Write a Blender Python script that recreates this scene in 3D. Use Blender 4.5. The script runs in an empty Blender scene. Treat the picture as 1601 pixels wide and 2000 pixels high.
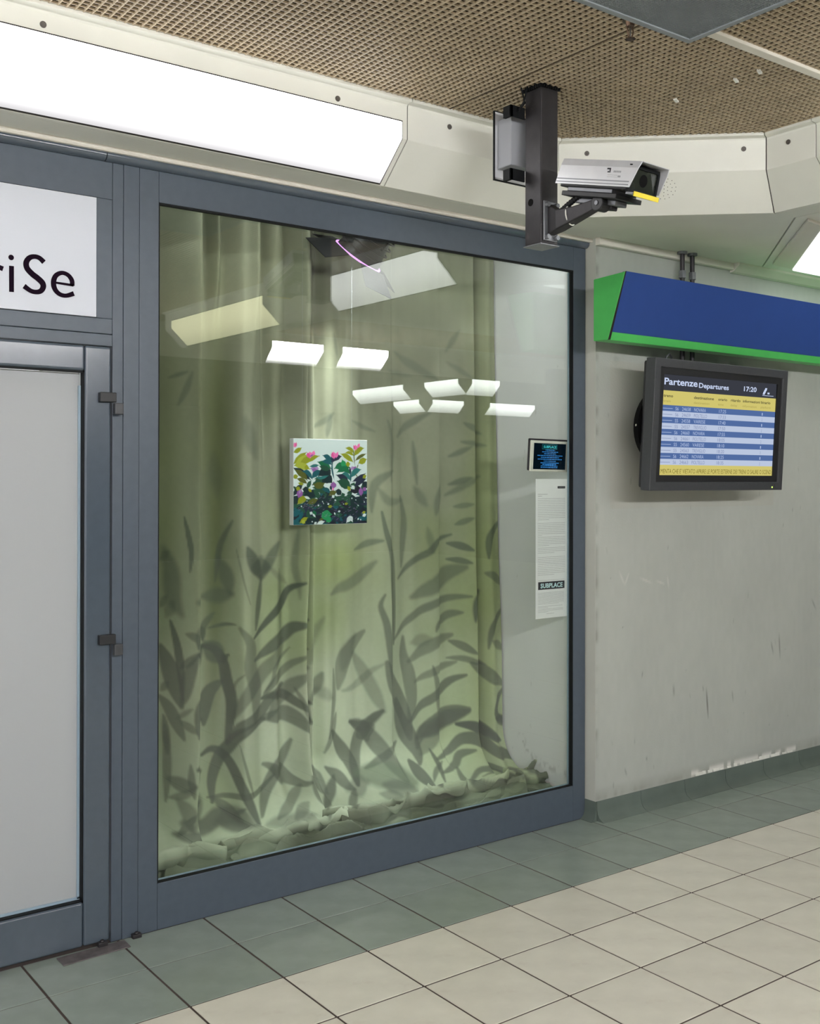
import bpy, bmesh, math, random
import numpy as np
from mathutils import Vector, Matrix
random.seed(7); np.random.seed(7)
S = bpy.context.scene
COL = S.collection

# ---------------------------------------------------------------- camera
CAM_H = 1.55
F_PX = 2104.7
YAW, PITCH, ROLL = 0.6390, 0.0036, 0.0017
cd = bpy.data.cameras.new('camera'); cam = bpy.data.objects.new('camera', cd); COL.objects.link(cam)
cp, sp = math.cos(PITCH), math.sin(PITCH)
Fv = Vector((math.sin(YAW)*cp, math.cos(YAW)*cp, sp))
Rv = Vector((math.cos(YAW), -math.sin(YAW), 0)); Uv = Rv.cross(Fv)
R2 = math.cos(ROLL)*Rv + math.sin(ROLL)*Uv; U2 = -math.sin(ROLL)*Rv + math.cos(ROLL)*Uv
M = Matrix((R2, U2, -Fv)).transposed().to_4x4(); M.translation = Vector((0, 0, CAM_H))
cam.matrix_world = M
cd.sensor_fit = 'VERTICAL'; cd.sensor_height = 36; cd.sensor_width = 36*1601/2000
cd.lens = F_PX/2000*36
cd.shift_y = -(1000-929.66)/2000
cd.clip_start = 0.05; cd.clip_end = 100
S.camera = cam

# ---------------------------------------------------------------- world and exposure
W = bpy.data.worlds.new('world'); S.world = W; W.use_nodes = True
bgn = W.node_tree.nodes['Background']
bgn.inputs[0].default_value = (1.0, 0.985, 1.0, 1); bgn.inputs[1].default_value = 1.75
S.view_settings.view_transform = 'Standard'; S.view_settings.look = 'None'
S.view_settings.exposure = 0.0; S.view_settings.gamma = 1.0; S.view_settings.use_curve_mapping = False
E_WINDOW_RUN = 7.0      # soffit lamp over the window
E_SIDE_RUN = 5.0        # lamp in the run at the right
E_HALL = 84.0           # lamps across the hall, and the added fill lamps behind the viewer
E_DISPLAY = 38.0        # added fill strip above the display
SPOT_W = 120.0           # theatre spot inside the display

# ---------------------------------------------------------------- helpers
def new_mat(name):
    m = bpy.data.materials.new(name); m.use_nodes = True
    return m, m.node_tree, m.node_tree.nodes, m.node_tree.links

def srgb(r, g, b):
    f = lambda c: ((c/255+0.055)/1.055)**2.4 if c > 10 else c/255/12.92
    return (f(r), f(g), f(b))

def mat(name, col, rough=0.5, metal=0.0, var=0.0, nscale=8.0, bump=0.0, bscale=60.0, spec=0.5, coat=0.0, dirt=None, attr=None, rand=0.0):
    m, nt, N, L = new_mat(name)
    b = N['Principled BSDF']
    b.inputs['Roughness'].default_value = rough; b.inputs['Metallic'].default_value = metal
    b.inputs['Specular IOR Level'].default_value = spec
    b.inputs['Coat Weight'].default_value = coat; b.inputs['Coat Roughness'].default_value = 0.08
    tc = N.new('ShaderNodeTexCoord')
    base = None
    if attr:
        a = N.new('ShaderNodeAttribute'); a.attribute_name = attr; base = a.outputs['Color']
    else:
        c = N.new('ShaderNodeRGB'); c.outputs[0].default_value = (*col, 1); base = c.outputs[0]
    if var > 0 or rand > 0:
        n = N.new('ShaderNodeTexNoise'); n.inputs['Scale'].default_value = nscale; n.inputs['Detail'].default_value = 6
        L.new(tc.outputs['Object'], n.inputs['Vector'])
        mr = N.new('ShaderNodeMapRange'); mr.inputs['From Min'].default_value = 0.3; mr.inputs['From Max'].default_value = 0.7
        mr.inputs['To Min'].default_value = 1-var; mr.inputs['To Max'].default_value = 1+var
        L.new(n.outputs['Fac'], mr.inputs['Value'])
        v = mr.outputs[0]
        if rand > 0:
            oi = N.new('ShaderNodeObjectInfo'); m2 = N.new('ShaderNodeMapRange')
            m2.inputs['To Min'].default_value = 1-rand; m2.inputs['To Max'].default_value = 1+rand
            L.new(oi.outputs['Random'], m2.inputs['Value'])
            mm = N.new('ShaderNodeMath'); mm.operation = 'MULTIPLY'; L.new(v, mm.inputs[0]); L.new(m2.outputs[0], mm.inputs[1]); v = mm.outputs[0]
        vm = N.new('ShaderNodeVectorMath'); vm.operation = 'SCALE'
        L.new(base, vm.inputs[0]); L.new(v, vm.inputs['Scale']); base = vm.outputs[0]
    if dirt:
        dcol, dscale, lo, hi = dirt
        n = N.new('ShaderNodeTexNoise'); n.inputs['Scale'].default_value = dscale; n.inputs['Detail'].default_value = 8; n.inputs['Roughness'].default_value = 0.65
        L.new(tc.outputs['Object'], n.inputs['Vector'])
        mr = N.new('ShaderNodeMapRange'); mr.inputs['From Min'].default_value = lo; mr.inputs['From Max'].default_value = hi
        mr.inputs['To Max'].default_value = 0.8
        L.new(n.outputs['Fac'], mr.inputs['Value'])
        mx = N.new('ShaderNodeMix'); mx.data_type = 'RGBA'
        L.new(mr.outputs[0], mx.inputs[0]); L.new(base, mx.inputs[6]); mx.inputs[7].default_value = (*dcol, 1); base = mx.outputs[2]
    L.new(base, b.inputs['Base Color'])
    if bump > 0:
        n = N.new('ShaderNodeTexNoise'); n.inputs['Scale'].default_value = bscale; n.inputs['Detail'].default_value = 4
        L.new(tc.outputs['Object'], n.inputs['Vector'])
        bp = N.new('ShaderNodeBump'); bp.inputs['Strength'].default_value = bump; bp.inputs['Distance'].default_value = 0.002
        L.new(n.outputs['Fac'], bp.inputs['Height']); L.new(bp.outputs[0], b.inputs['Normal'])
    return m

def emit(name, col, strength, attr=None):
    m, nt, N, L = new_mat(name); N.remove(N['Principled BSDF'])
    e = N.new('ShaderNodeEmission'); e.inputs[0].default_value = (*col, 1); e.inputs[1].default_value = strength
    L.new(e.outputs[0], N['Material Output'].inputs[0])
    return m

class MB:
    def __init__(s): s.v = []; s.f = []
    def add(s, vs, fs):
        k = len(s.v); s.v += [tuple(v) for v in vs]; s.f += [tuple(i+k for i in f) for f in fs]; return s
    def box(s, x0, x1, y0, y1, z0, z1):
        return s.add([(x0,y0,z0),(x1,y0,z0),(x1,y1,z0),(x0,y1,z0),(x0,y0,z1),(x1,y0,z1),(x1,y1,z1),(x0,y1,z1)],
                     [(0,3,2,1),(4,5,6,7),(0,1,5,4),(1,2,6,5),(2,3,7,6),(3,0,4,7)])
    def prism(s, poly, z0, z1):          # plan polygon, ccw
        n = len(poly)
        vs = [(x,y,z0) for x,y in poly]+[(x,y,z1) for x,y in poly]
        fs = [tuple(range(n-1,-1,-1)), tuple(range(n,2*n))]+[(i,(i+1)%n,n+(i+1)%n,n+i) for i in range(n)]
        return s.add(vs, fs)
    def loft(s, rings, cap=True, closed=True):
        n = len(rings[0]); vs = [p for r in rings for p in r]; fs = []
        for k in range(len(rings)-1):
            for i in range(n if closed else n-1):
                j = (i+1) % n; fs.append((k*n+i, k*n+j, (k+1)*n+j, (k+1)*n+i))
        if cap: fs += [tuple(range(n-1,-1,-1)), tuple((len(rings)-1)*n+i for i in range(n))]
        return s.add(vs, fs)
    def cyl(s, p0, p1, r0, r1=None, n=14, cap=True):
        p0, p1 = Vector(p0), Vector(p1); r1 = r0 if r1 is None else r1
        d = (p1-p0).normalized(); a = d.orthogonal().normalized(); b = d.cross(a)
        rg = [[tuple(p+(a*math.cos(t)+b*math.sin(t))*r) for t in [2*math.pi*i/n for i in range(n)]] for p, r in ((p0,r0),(p1,r1))]
        return s.loft(rg, cap)
    def tube(s, pts, r, n=8):
        pts = [Vector(p) for p in pts]; rg = []; a = None
        for i, p in enumerate(pts):
            d = (pts[min(i+1,len(pts)-1)]-pts[max(i-1,0)]).normalized()
            a = d.orthogonal().normalized() if a is None else (a-d*a.dot(d)).normalized()
            b = d.cross(a); rg.append([tuple(p+(a*math.cos(t)+b*math.sin(t))*r) for t in [2*math.pi*k/n for k in range(n)]])
        return s.loft(rg)
    def build(s, name, m, parent=None, bevel=0.0, smooth=False, seg=2):
        me = bpy.data.meshes.new(name); me.from_pydata(s.v, [], s.f); me.materials.append(m)
        bm = bmesh.new(); bm.from_mesh(me); bmesh.ops.recalc_face_normals(bm, faces=bm.faces)
        if bevel > 0:
            bmesh.ops.bevel(bm, geom=[e for e in bm.edges if len(e.link_faces)==2 and e.calc_face_angle(0) > 0.5], offset=bevel, segments=seg, affect='EDGES', profile=0.5, clamp_overlap=True)
        bm.to_mesh(me); bm.free()
        if smooth:
            for p in me.polygons: p.use_smooth = True
            try: me.set_sharp_from_angle(angle=0.7)
            except Exception: pass
        o = bpy.data.objects.new(name, me); COL.objects.link(o)
        if smooth and bevel > 0:
            wn = o.modifiers.new('weighted', 'WEIGHTED_NORMAL'); wn.keep_sharp = True; wn.weight = 100
        if parent: o.parent = parent
        return o

def empty(name, loc=(0,0,0), rot=None):
    o = bpy.data.objects.new(name, None); COL.objects.link(o); o.location = loc; o.empty_display_size = 0.1
    if rot: o.rotation_euler = rot
    return o
def thing(o, label, cat, group=None):
    o['label'] = label; o['category'] = cat
    if group: o['group'] = group
    return o
def struct(o): o['kind'] = 'structure'; return o
def stuff(o): o['kind'] = 'stuff'; return o

def text_mesh(name, lines, m, parent=None, res=3, kind=None):
    """lines: (text, x, y, height, width or None, bold offset, shear, align) laid in the local XY plane -> one mesh, rotated to XZ facing -Y"""
    V = []; Fc = []
    for (t, x, y, h, w, off, shear, al) in lines:
        c = bpy.data.curves.new('t', 'FONT'); c.body = t; c.size = 1; c.resolution_u = res; c.offset = off; c.shear = shear
        o = bpy.data.objects.new('t', c); COL.objects.link(o)
        dg = bpy.context.evaluated_depsgraph_get(); me = o.evaluated_get(dg).to_mesh()
        co = np.array([v.co[:] for v in me.vertices]) if len(me.vertices) else np.zeros((0,3))
        fs = [tuple(p.vertices) for p in me.polygons]
        o.evaluated_get(dg).to_mesh_clear(); bpy.data.objects.remove(o); bpy.data.curves.remove(c)
        if not len(co): continue
        s = h/0.72; wx = co[:,0].max()-co[:,0].min(); sx = s if w is None else w/wx
        X = (co[:,0]-co[:,0].min())*sx + x
        if al == 'c': X -= wx*sx/2
        Z = co[:,1]*s + y; k = len(V)
        V += [(a, 0, b) for a, b in zip(X, Z)]; Fc += [tuple(i+k for i in f) for f in fs]
    me = bpy.data.meshes.new(name); me.from_pydata(V, [], Fc); me.materials.append(m)
    o = bpy.data.objects.new(name, me); COL.objects.link(o)
    if parent: o.parent = parent
    return o

def stroke_poly(mbd, pts, ws, y, n=6):
    """flat band of varying width in the XZ plane at depth y (Catmull-Rom centre line)"""
    P = [Vector(p) for p in pts]; C = []; Wd = []
    for i in range(len(P)-1):
        p0 = P[max(i-1,0)]; p1 = P[i]; p2 = P[i+1]; p3 = P[min(i+2,len(P)-1)]
        for k in range(n):
            t = k/n
            C.append(0.5*((2*p1)+(p2-p0)*t+(2*p0-5*p1+4*p2-p3)*t*t+(-p0+3*p1-3*p2+p3)*t**3)); Wd.append(ws[i]*(1-t)+ws[i+1]*t)
    C.append(P[-1]); Wd.append(ws[-1]); vs = []
    for i, c in enumerate(C):
        d = (C[min(i+1,len(C)-1)]-C[max(i-1,0)]).normalized(); nn = Vector((-d.y, d.x))
        a = c+nn*Wd[i]/2; b = c-nn*Wd[i]/2; vs += [(a.x, y, a.y), (b.x, y, b.y)]
    mbd.add(vs, [(2*i, 2*i+1, 2*i+3, 2*i+2) for i in range(len(C)-1)])

# ---------------------------------------------------------------- materials
M_frame = mat('blue_grey_lacquer', srgb(76,86,97), 0.38, 0, 0.05, 30, 0.06, 900, 0.45)
M_gasket = mat('black_rubber', (0.006,0.007,0.008), 0.6, spec=0.2)
M_cream = mat('cream_enamel', srgb(227,228,219), 0.42, 0, 0.03, 5, 0.03, 200, 0.4, dirt=((0.42,0.40,0.33), 7, 0.66, 0.9))
M_cream2 = mat('cream_enamel_warm', srgb(222,218,207), 0.45, 0, 0.03, 6, 0, 200, 0.4)
M_seam = mat('dark_seam', (0.02,0.018,0.015), 0.8)
M_mesh = mat('tan_mesh_metal', srgb(186,171,146), 0.5, 0, 0.08, 4, 0, 10, 0.3)
M_plen = mat('brown_plenum', srgb(84,71,53), 0.9, 0, 0.15, 3)
M_wall = mat('wall_paint', srgb(190,192,182), 0.7, 0, 0.03, 3, 0.25, 120, 0.25, attr='paint')
M_wallp = mat('plain_wall_paint', srgb(190,192,182), 0.75, 0, 0.04, 3)
M_panelc = mat('white_clip_plastic', srgb(245,245,240), 0.4)
M_far = mat('dim_far_wall', srgb(70,70,68), 0.8, 0, 0.1, 1)
M_white = mat('white_display_wall', srgb(225,226,228), 0.75, 0, 0.015, 5, 0.1, 80, attr='paint')
M_tileC = mat('cream_tile', srgb(216,213,199), 0.23, 0, 0.05, 9, 0.04, 120, 0.5, rand=0.04, dirt=((0.50,0.42,0.36), 6, 0.55, 0.95))
M_tileG = mat('green_tile', srgb(140,151,143), 0.24, 0, 0.07, 10, 0.04, 120, 0.5, rand=0.05, dirt=((0.16,0.15,0.12), 5, 0.58, 0.95))
M_cove = mat('green_cove_tile', srgb(96,107,100), 0.3, 0, 0.10, 9, 0.03, 100, 0.5, rand=0.05)
M_grout = mat('brown_grout', srgb(72,61,56), 0.8, 0, 0.1, 60)
M_blackm = mat('black_steel', srgb(48,46,48), 0.45, 0.3, 0.25, 14, 0.1, 80, 0.5, dirt=((0.16,0.13,0.12), 12, 0.6, 0.9))
M_black = mat('black_plastic', srgb(30,31,33), 0.45, 0, 0.08, 40)
M_bezel = mat('dark_grey_bezel', srgb(62,64,67), 0.4, 0, 0.08, 60, 0.05, 300)
M_deep = mat('deep_black', (0.003,0.003,0.003), 0.7, spec=0.1)
M_alu = mat('silver_enamel', srgb(212,214,218), 0.28, 0.35, 0.04, 20, 0, 10, 0.5)
M_alud = mat('grey_cast_metal', srgb(120,122,126), 0.4, 0.5, 0.1, 30)
M_chrome = mat('bright_metal', srgb(210,205,200), 0.2, 1.0)
M_brass = mat('dusty_brass', srgb(120,98,82), 0.35, 0.8, 0.1, 60)
M_green = mat('green_plastic', srgb(78,184,92), 0.42, 0, 0.04, 20)
M_blue = mat('blue_panel', srgb(42,70,134), 0.4, 0, 0.03, 12, 0, 10, 0.35)
M_hatch = mat('grey_hatch', srgb(136,143,147), 0.5, 0, 0.05, 10)
M_panelw = mat('white_sign_vinyl', srgb(203,208,217), 0.5, 0, 0.01, 3)
M_doorw = mat('pale_grey_film', srgb(166,170,172), 0.65, 0, 0.01, 2)
M_plum = mat('dark_plum_lettering', (0.008,0.002,0.009), 0.8, spec=0.1)
M_yellow = mat('yellow_label', srgb(236,214,60), 0.5)
M_rivet = mat('grey_rivet', srgb(96,92,88), 0.4, 0.4)
M_paper = mat('pale_film_sheet', srgb(228,231,231), 0.6)
M_print = mat('grey_print', srgb(150,152,156), 0.7)
M_ink = mat('black_ink', (0.006,0.006,0.015), 0.5)
M_gasketw = mat('white_cable_tie', srgb(225,225,215), 0.5)

# ---------------------------------------------------------------- floor
H = 2.93
YF = 3.496      # front face of the shop frame
floor = struct(empty('floor'))
MB().box(-6, 14, -12, 3.60, -0.05, -0.0025).build('grout_bed', M_grout, floor)
TX0, TY0, TPX, TPY = 1.0606, 3.2407, 0.31597, 0.30737
tile_cache = {}
def tile_mesh(w, d, m, key):
    if key in tile_cache: return tile_cache[key]
    o = MB().box(0, w, 0, d, -0.012, 0).build('tile', m, None, bevel=0.0010, seg=1)
    tile_cache[key] = o.data; bpy.data.objects.remove(o); return tile_cache[key]
G = 0.0074
def put_tile(i, j):
    x = TX0+i*TPX; y1 = TY0-(j-1)*TPY
    g0 = 0.0035 if j == 2 else G/2
    if j == 0: y1 = min(y1, YF-0.001) if x+TPX < 3.62 else 3.4455
    y0 = TY0-j*TPY
    m = M_tileG if j < 2 else M_tileC
    xg = 0.0044 if i % 2 == 1 else 0.0034
    w = TPX-xg*2
    yy0 = y0+(0.0042 if j == 2 else 0.0016 if j == 0 else G/2); yy1 = y1-(0.0042 if j == 3 else G/2 if j else 0)
    if j == 0: yy1 = y1
    o = bpy.data.objects.new('tile', tile_mesh(w, yy1-yy0, m, (round(w,4), round(yy1-yy0,4), m.name)))
    COL.objects.link(o); o.location = (x+xg, yy0, random.uniform(-0.0004, 0.0002)); o.parent = floor
near = set()
for i in range(-3, 17):
    for j in range(0, 10):
        put_tile(i, j); near.add((i, j))
tf = MB(); tg = MB()
for i in range(-22, 41):
    for j in range(0, 50):
        if (i, j) in near: continue
        x = TX0+i*TPX; y0 = TY0-j*TPY; y1 = min(y0+TPY, 3.445)
        (tg if j < 2 else tf).box(x+0.002, x+TPX-0.002, y0+0.002, y1-0.002, -0.012, 0)
stuff(tf.build('cream_tile_field', M_tileC, floor)); stuff(tg.build('green_tile_field', M_tileG, floor))

# ---------------------------------------------------------------- ceiling
ceiling = struct(empty('ceiling', (0, 0, H)))
def cbox(x0,x1,y0,y1,z0,z1): return (x0,x1,y0,y1,z0-H,z1-H)
MB().box(*cbox(-6, 14, -12, 3.6, H+0.026, H+0.08)).build('plenum_board', M_plen, ceiling)
bars = MB()
def vbar(x0,x1,y0,y1,lo,hi,along):
    a, b = 0.0021, 0.0034
    if along == 'x':
        yc = y0; prof = [(yc-a,lo),(yc+a,lo),(yc+b,hi),(yc-b,hi)]
        bars.loft([[(x0,p,z) for p,z in prof],[(x1,p,z) for p,z in prof]])
    else:
        xc = x0; prof = [(xc-a,lo),(xc+a,lo),(xc+b,hi),(xc-b,hi)]
        bars.loft([[(p,y0,z) for p,z in prof],[(p,y1,z) for p,z in prof]])
y = -4.0
while y < 3.25: vbar(-5, 9, y, y, 0.0008, 0.0062, 'x'); y += 0.0235
x = -5.0
while x < 9: vbar(x, x, -4, 3.25, 0.0, 0.0060, 'y'); x += 0.0255
stuff(bars.build('tan_mesh_grid', M_mesh, ceiling))
MB().box(*cbox(2.502, 2.508, -3, 3.2, H-0.0005, H+0.006)).build('panel_joint', M_plen, ceiling)
tb = MB(); tb.box(*cbox(2.70, 9, 2.088, 2.122, H-0.010, H+0.004)); tb.build('cream_cross_trim', M_cream2, ceiling, bevel=0.002)

def mv(n0, n1):
    n0, n1 = Vector(n0), Vector(n1); return (n0+n1)/(1+n0.dot(n1))
PROF = [(-0.030,H+0.004),(-0.030,H-0.010),(-0.003,H-0.013),(0.0,H-0.020),(0.0,2.79),(0.146,2.652),(0.166,2.652),(0.166,H+0.004)]
def ring(p, m, prof): return [(p[0]+m[0]*o, p[1]+m[1]*o, z) for o, z in prof]
def soffit(name, p0, m0, p1, m1, parent=None, m=None, prof=PROF, bev=0.0012):
    return MB().loft([ring(p0, m0, prof), ring(p1, m1, prof)]).build(name, m or M_cream, parent, bevel=bev, seg=1)
A = Vector((3.095, 3.158)); B = Vector((3.702, 2.603))
dd = (B-A).normalized(); nD = Vector((-dd.y, dd.x)); nW = Vector((0, 1)); nS = Vector((1, 0))
mA = mv(nW, nD); mB = mv(nD, nS)
run = []
YB = 3.158
def trim(n, o): o.name = 'trim_%d' % n; return struct(o)
t1 = trim(1, soffit('trim', (-4.0, YB), nW, (-0.70, YB), nW))
t2 = trim(2, soffit('trim', (-0.697, YB), nW, (2.331, YB), nW))
t3 = trim(3, soffit('trim', (2.3345, YB), nW, A, mA))
t4 = trim(4, soffit('trim', A+dd*0.0015, mA, B-dd*0.0022, mB))
t5 = trim(5, soffit('trim', B-Vector((0, 0.002)), mB, (3.702, 2.384), nS))
t6 = trim(6, soffit('trim', (3.702, 2.381), nS, (3.702, 1.03), nS))
t7 = trim(7, soffit('trim', (3.702, 1.027), nS, (3.702, 0.42), nS))
t8 = trim(8, soffit('trim', (3.702, 0.417), nS, (3.702, -1.35), nS))
coreP = [(0.003,H),(0.003,2.792),(0.148,2.655),(0.16,2.655),(0.16,H)]
cr = MB().loft([ring((-4.0,YB),nW,coreP), ring(A,mA,coreP), ring(B,mB,coreP), ring((3.702,-1.35),nS,coreP)])
struct(cr.build('trim_9', M_seam))
# flat undersides between the soffit and the wall
u = MB().prism([(-4.0,3.325),(3.150,3.325),(3.868,2.675),(3.868,-1.35),(3.984,-1.35),(3.984,2.664),(4.762,3.372),(4.762,3.434),(3.606,3.434),(3.606,3.470),(-4.0,3.470)], 2.652, 2.672)
struct(u.build('trim_10', M_cream, bevel=0.001, seg=1))
u = MB().prism([(3.989,0.8),(6.4,0.8),(6.4,3.434),(4.769,3.434),(4.769,3.369),(3.989,2.660)], 2.652, 2.672)
struct(u.build('trim_11', M_cream, bevel=0.001, seg=1))
struct(MB().prism([(3.99,0.8),(6.4,0.8),(6.4,3.43),(4.80,3.43),(3.99,2.68)], 2.70, 2.72).build('trim_12', M_seam))
# small lip where the soffit meets the shop front and the wall
lip = MB().loft([[(-4.0,YY,Z) for YY,Z in ((3.452,2.653),(3.452,2.644),(3.458,2.637),(3.472,2.637),(3.472,2.653))],[(3.606,YY,Z) for YY,Z in ((3.452,2.653),(3.452,2.644),(3.458,2.637),(3.472,2.637),(3.472,2.653))]])
struct(lip.build('trim_13', M_cream2))
for n, (xa, xb) in ((14, (3.60, 4.575)), (15, (4.578, 9))):
    pr = ((3.405,2.653),(3.405,2.622),(3.410,2.618),(3.4345,2.618),(3.4345,2.653)) if n == 14 else ((3.375,2.653),(3.375,2.640),(3.412,2.612),(3.4345,2.606),(3.4345,2.653))
    lp = MB().loft([[(xx,YY,Z) for YY,Z in pr] for xx in (xa, xb)])
    struct(lp.build('trim_%d' % n, M_cream2, bevel=0.0015, seg=1))

# rivets of the soffit
rv0 = None
def rivet(x, y, n, parent):
    global rv0
    nn = Vector((n[0], n[1], 0))
    p = Vector((x, y, 2.876))
    m_ = MB().cyl(p+nn*0.002, p-nn*0.003, 0.0105, 0.0095, 16).cyl(p-nn*0.003, p-nn*0.0042, 0.005, 0.004, 8)
    return m_.build('rivet', M_rivet, parent)
for xx in (1.011, 2.030, 0.0, -0.5): rivet(xx, YB, (0,1), t2)
rivet(2.528, YB, (0,1), t3); rivet(2.98, YB, (0,1), t3)
for s in (0.115, 0.735):
    p = A+dd*(s*1.0); rivet(p.x, p.y, nD, t4)
rivet(3.702, 2.502, (1,0), t5); rivet(3.702, 2.27, (1,0), t6)
# speaker holes in the diagonal soffit
hm = MB(); hc = Vector((3.455, 2.915))
fd = Vector((dd.x, dd.y, 0)); fz = Vector((nD.x*0.146, nD.y*0.146, 2.652-2.79)).normalized(); fn = fd.cross(fz)
if fn.z > 0: fn = -fn
c3 = None
sD = (hc-A).dot(dd)
base = Vector((A.x, A.y, 2.79))+fd*sD+fz*0.075
for rr, nn_ in ((0.0,1),(0.016,6),(0.032,11),(0.047,16)):
    for k in range(nn_):
        a = 2*math.pi*k/nn_+rr*30
        p = base+fd*math.cos(a)*rr+fz*math.sin(a)*rr
        hm.cyl(p+fn*0.0012, p-fn*0.001, 0.0016, None, 6)
hm.build('speaker_hole_field', M_deep, t4)['kind'] = 'stuff'

# ---------------------------------------------------------------- soffit lamps
def lamp_mat(name, col, e, zlo=2.66, zhi=2.80, lo=0.25):
    m, nt, N, L = new_mat(name); N.remove(N['Principled BSDF'])
    em = N.new('ShaderNodeEmission'); em.inputs[0].default_value = (*col, 1)
    g = N.new('ShaderNodeNewGeometry'); sx = N.new('ShaderNodeSeparateXYZ'); L.new(g.outputs['Position'], sx.inputs[0])
    mr = N.new('ShaderNodeMapRange'); mr.interpolation_type = 'SMOOTHSTEP'
    mr.inputs['From Min'].default_value = zlo; mr.inputs['From Max'].default_value = zhi
    mr.inputs['To Min'].default_value = e*lo; mr.inputs['To Max'].default_value = e
    L.new(sx.outputs['Z'], mr.inputs['Value']); L.new(mr.outputs[0], em.inputs[1]); L.new(em.outputs[0], N['Material Output'].inputs[0])
    return m
DIFF = [(-0.0035,2.850),(-0.0035,2.7885),(0.136,2.6570),(0.138,2.660),(0.0,2.792),(0.0,2.850)]
RIM = [(-0.0018,2.855),(-0.0018,2.7880),(0.141,2.6530),(0.142,2.656),(0.001,2.792),(0.001,2.855)]
def soffit_lamp(p0, p1, n, m, label, group=None):
    p0, p1 = Vector(p0), Vector(p1); d = (p1-p0).normalized(); n = Vector(n)
    t = thing(empty('soffit_lamp', (*((p0+p1)/2), 2.70)), label, 'ceiling lamp', group)
    off = t.location
    def ld(prof, a, b, mm, nm):
        r = [[(x-off.x, y-off.y, z-off.z) for x,y,z in ring(q, n, prof)] for q in (a, b)]
        return MB().loft(r).build(nm, mm, t)
    ld(RIM, p0-d*0.004, p1+d*0.004, M_seam, 'rim'); ld(DIFF, p0, p1, m, 'diffuser')
    return t
LW = lamp_mat('lamp_white_window', (1.0,0.985,1.0), E_WINDOW_RUN, 2.650, 2.80, 0.10)
LS = lamp_mat('lamp_white_side', (0.97,1.0,0.96), E_SIDE_RUN, 2.62, 2.78, 0.6)
LY = lamp_mat('lamp_yellow_side', (1.0,0.97,0.62), 5.0, 2.62, 2.78, 0.6)
LH = lamp_mat('lamp_white_hall', (1.0,0.985,1.0), E_HALL, 2.655, 2.80, 0.03)
LD = lamp_mat('lamp_white_distant', (0.95,1.0,0.97), 9.0, 2.63, 2.82, 0.3)
soffit_lamp((-0.66,YB), (2.305,YB), (0,1), LW, 'long bright white lamp in the cream soffit above the shop window')
soffit_lamp((3.702,2.31), (3.702,1.09), (1,0), LS, 'white lamp in the side soffit, seen only as the largest reflection in the glass')
soffit_lamp((3.702,0.31), (3.702,-1.22), (1,0), LY, 'yellowish lamp further along the side soffit, seen reflected at the left of the glass')
# opposite side of the hall
def run_of(p0, p1, n, idx):
    o = soffit('trim', p0, Vector(n), p1, Vector(n), bev=0); return trim(idx, o)
run_of((-5,-1.82), (9.2,-1.82), (0,-1), 16)
GH = 'soffit lamps across the hall'
for (a, b, lb) in (((5.534,-1.818),(4.976,-1.818),'short white hall lamp mirrored left of centre in the glass'),
                   ((6.30,-1.818),(5.764,-1.818),'short white hall lamp mirrored right of centre in the glass')):
    soffit_lamp(a, b, (0,-1), LH, lb, GH)
DL = iter(('first faint strip of light mirrored low in the glass, sloping up to the right','mirrored strip of light just right of the curtain fold, its sloping half','mirrored strip of light just right of the curtain fold, its level half',
    'lowest mirrored strip of light on the curtain, its sloping half','lowest mirrored strip of light on the curtain, its level half','pale mirrored strip of light on the white side wall'))
for (a, b, n) in (((8.70,-4.83),(8.70,-6.07),(1,0)), ((8.75,-3.70),(8.75,-4.41),(1,0)), ((9.40,-3.64),(8.93,-3.64),(0,-1)),
                  ((10.5,-6.85),(10.5,-7.55),(1,0)), ((11.35,-6.75),(10.70,-6.75),(0,-1)), ((12.97,-6.77),(11.94,-6.77),(0,-1))):
    soffit_lamp(a, b, n, LD, next(DL), 'distant hall lamps mirrored in the glass')
for (a, b, lb) in (((3.3,-1.818),(0.4,-1.818),'added unseen white fill lamp behind the viewer, the one nearer the side soffit'), ((0.0,-1.818),(-2.9,-1.818),'added unseen white fill lamp behind the viewer, the one farther from the side soffit')):  # unseen lamps added behind the viewer as fill light
    soffit_lamp(a, b, (0,-1), LH, lb, 'added fill lamps behind the viewer')
# lamp beside the diagonal soffit, on the flat underside
t = thing(empty('recessed_lamp', (5.0, 3.0, 2.64)), 'bright white lamp cut off by the right edge, under the soffit above the blue sign', 'ceiling lamp')
def sh(poly): return [(x-5.0, y-3.0) for x, y in poly]
MB().prism(sh([(4.030,2.630),(4.175,2.650),(4.895,3.284),(4.714,3.276)]), -0.001, 0.011).build('end_plate', M_cream2, t, bevel=0.001, seg=1)
MB().prism(sh([(4.185,2.655),(6.2,2.655),(6.2,3.290),(4.905,3.290)]), -0.006, 0.011).build('diffuser', emit('lamp_white_right', (0.97,1,0.97), 1.7), t, bevel=0.002)

# ---------------------------------------------------------------- shop front frame (window_1)
win = struct(empty('window_1', (1.5, YF, 0)))
def wb(nm, x0,x1,z0,z1, y0=0.0, y1=0.033, m=None, bev=0.0016, par=None):
    return MB().box(x0-1.5,x1-1.5,y0,y1,z0,z1).build(nm, m or M_frame, par or win, bevel=bev)
wb('frame_post', 1.3535, 1.3905, 0.0, 2.612)
wb('frame_post', 1.3915, 1.4470, 0.0, 2.612, -0.0012)
wb('frame_post', 1.4480, 1.5180, 0.0, 2.612)
wb('frame_post', 3.5235, 3.6010, 0.0, 2.612)
wb('bottom_rail', 1.5185, 3.5230, 0.0, 0.160)
wb('top_rail', 1.5185, 3.5230, 2.505, 2.612)
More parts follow.
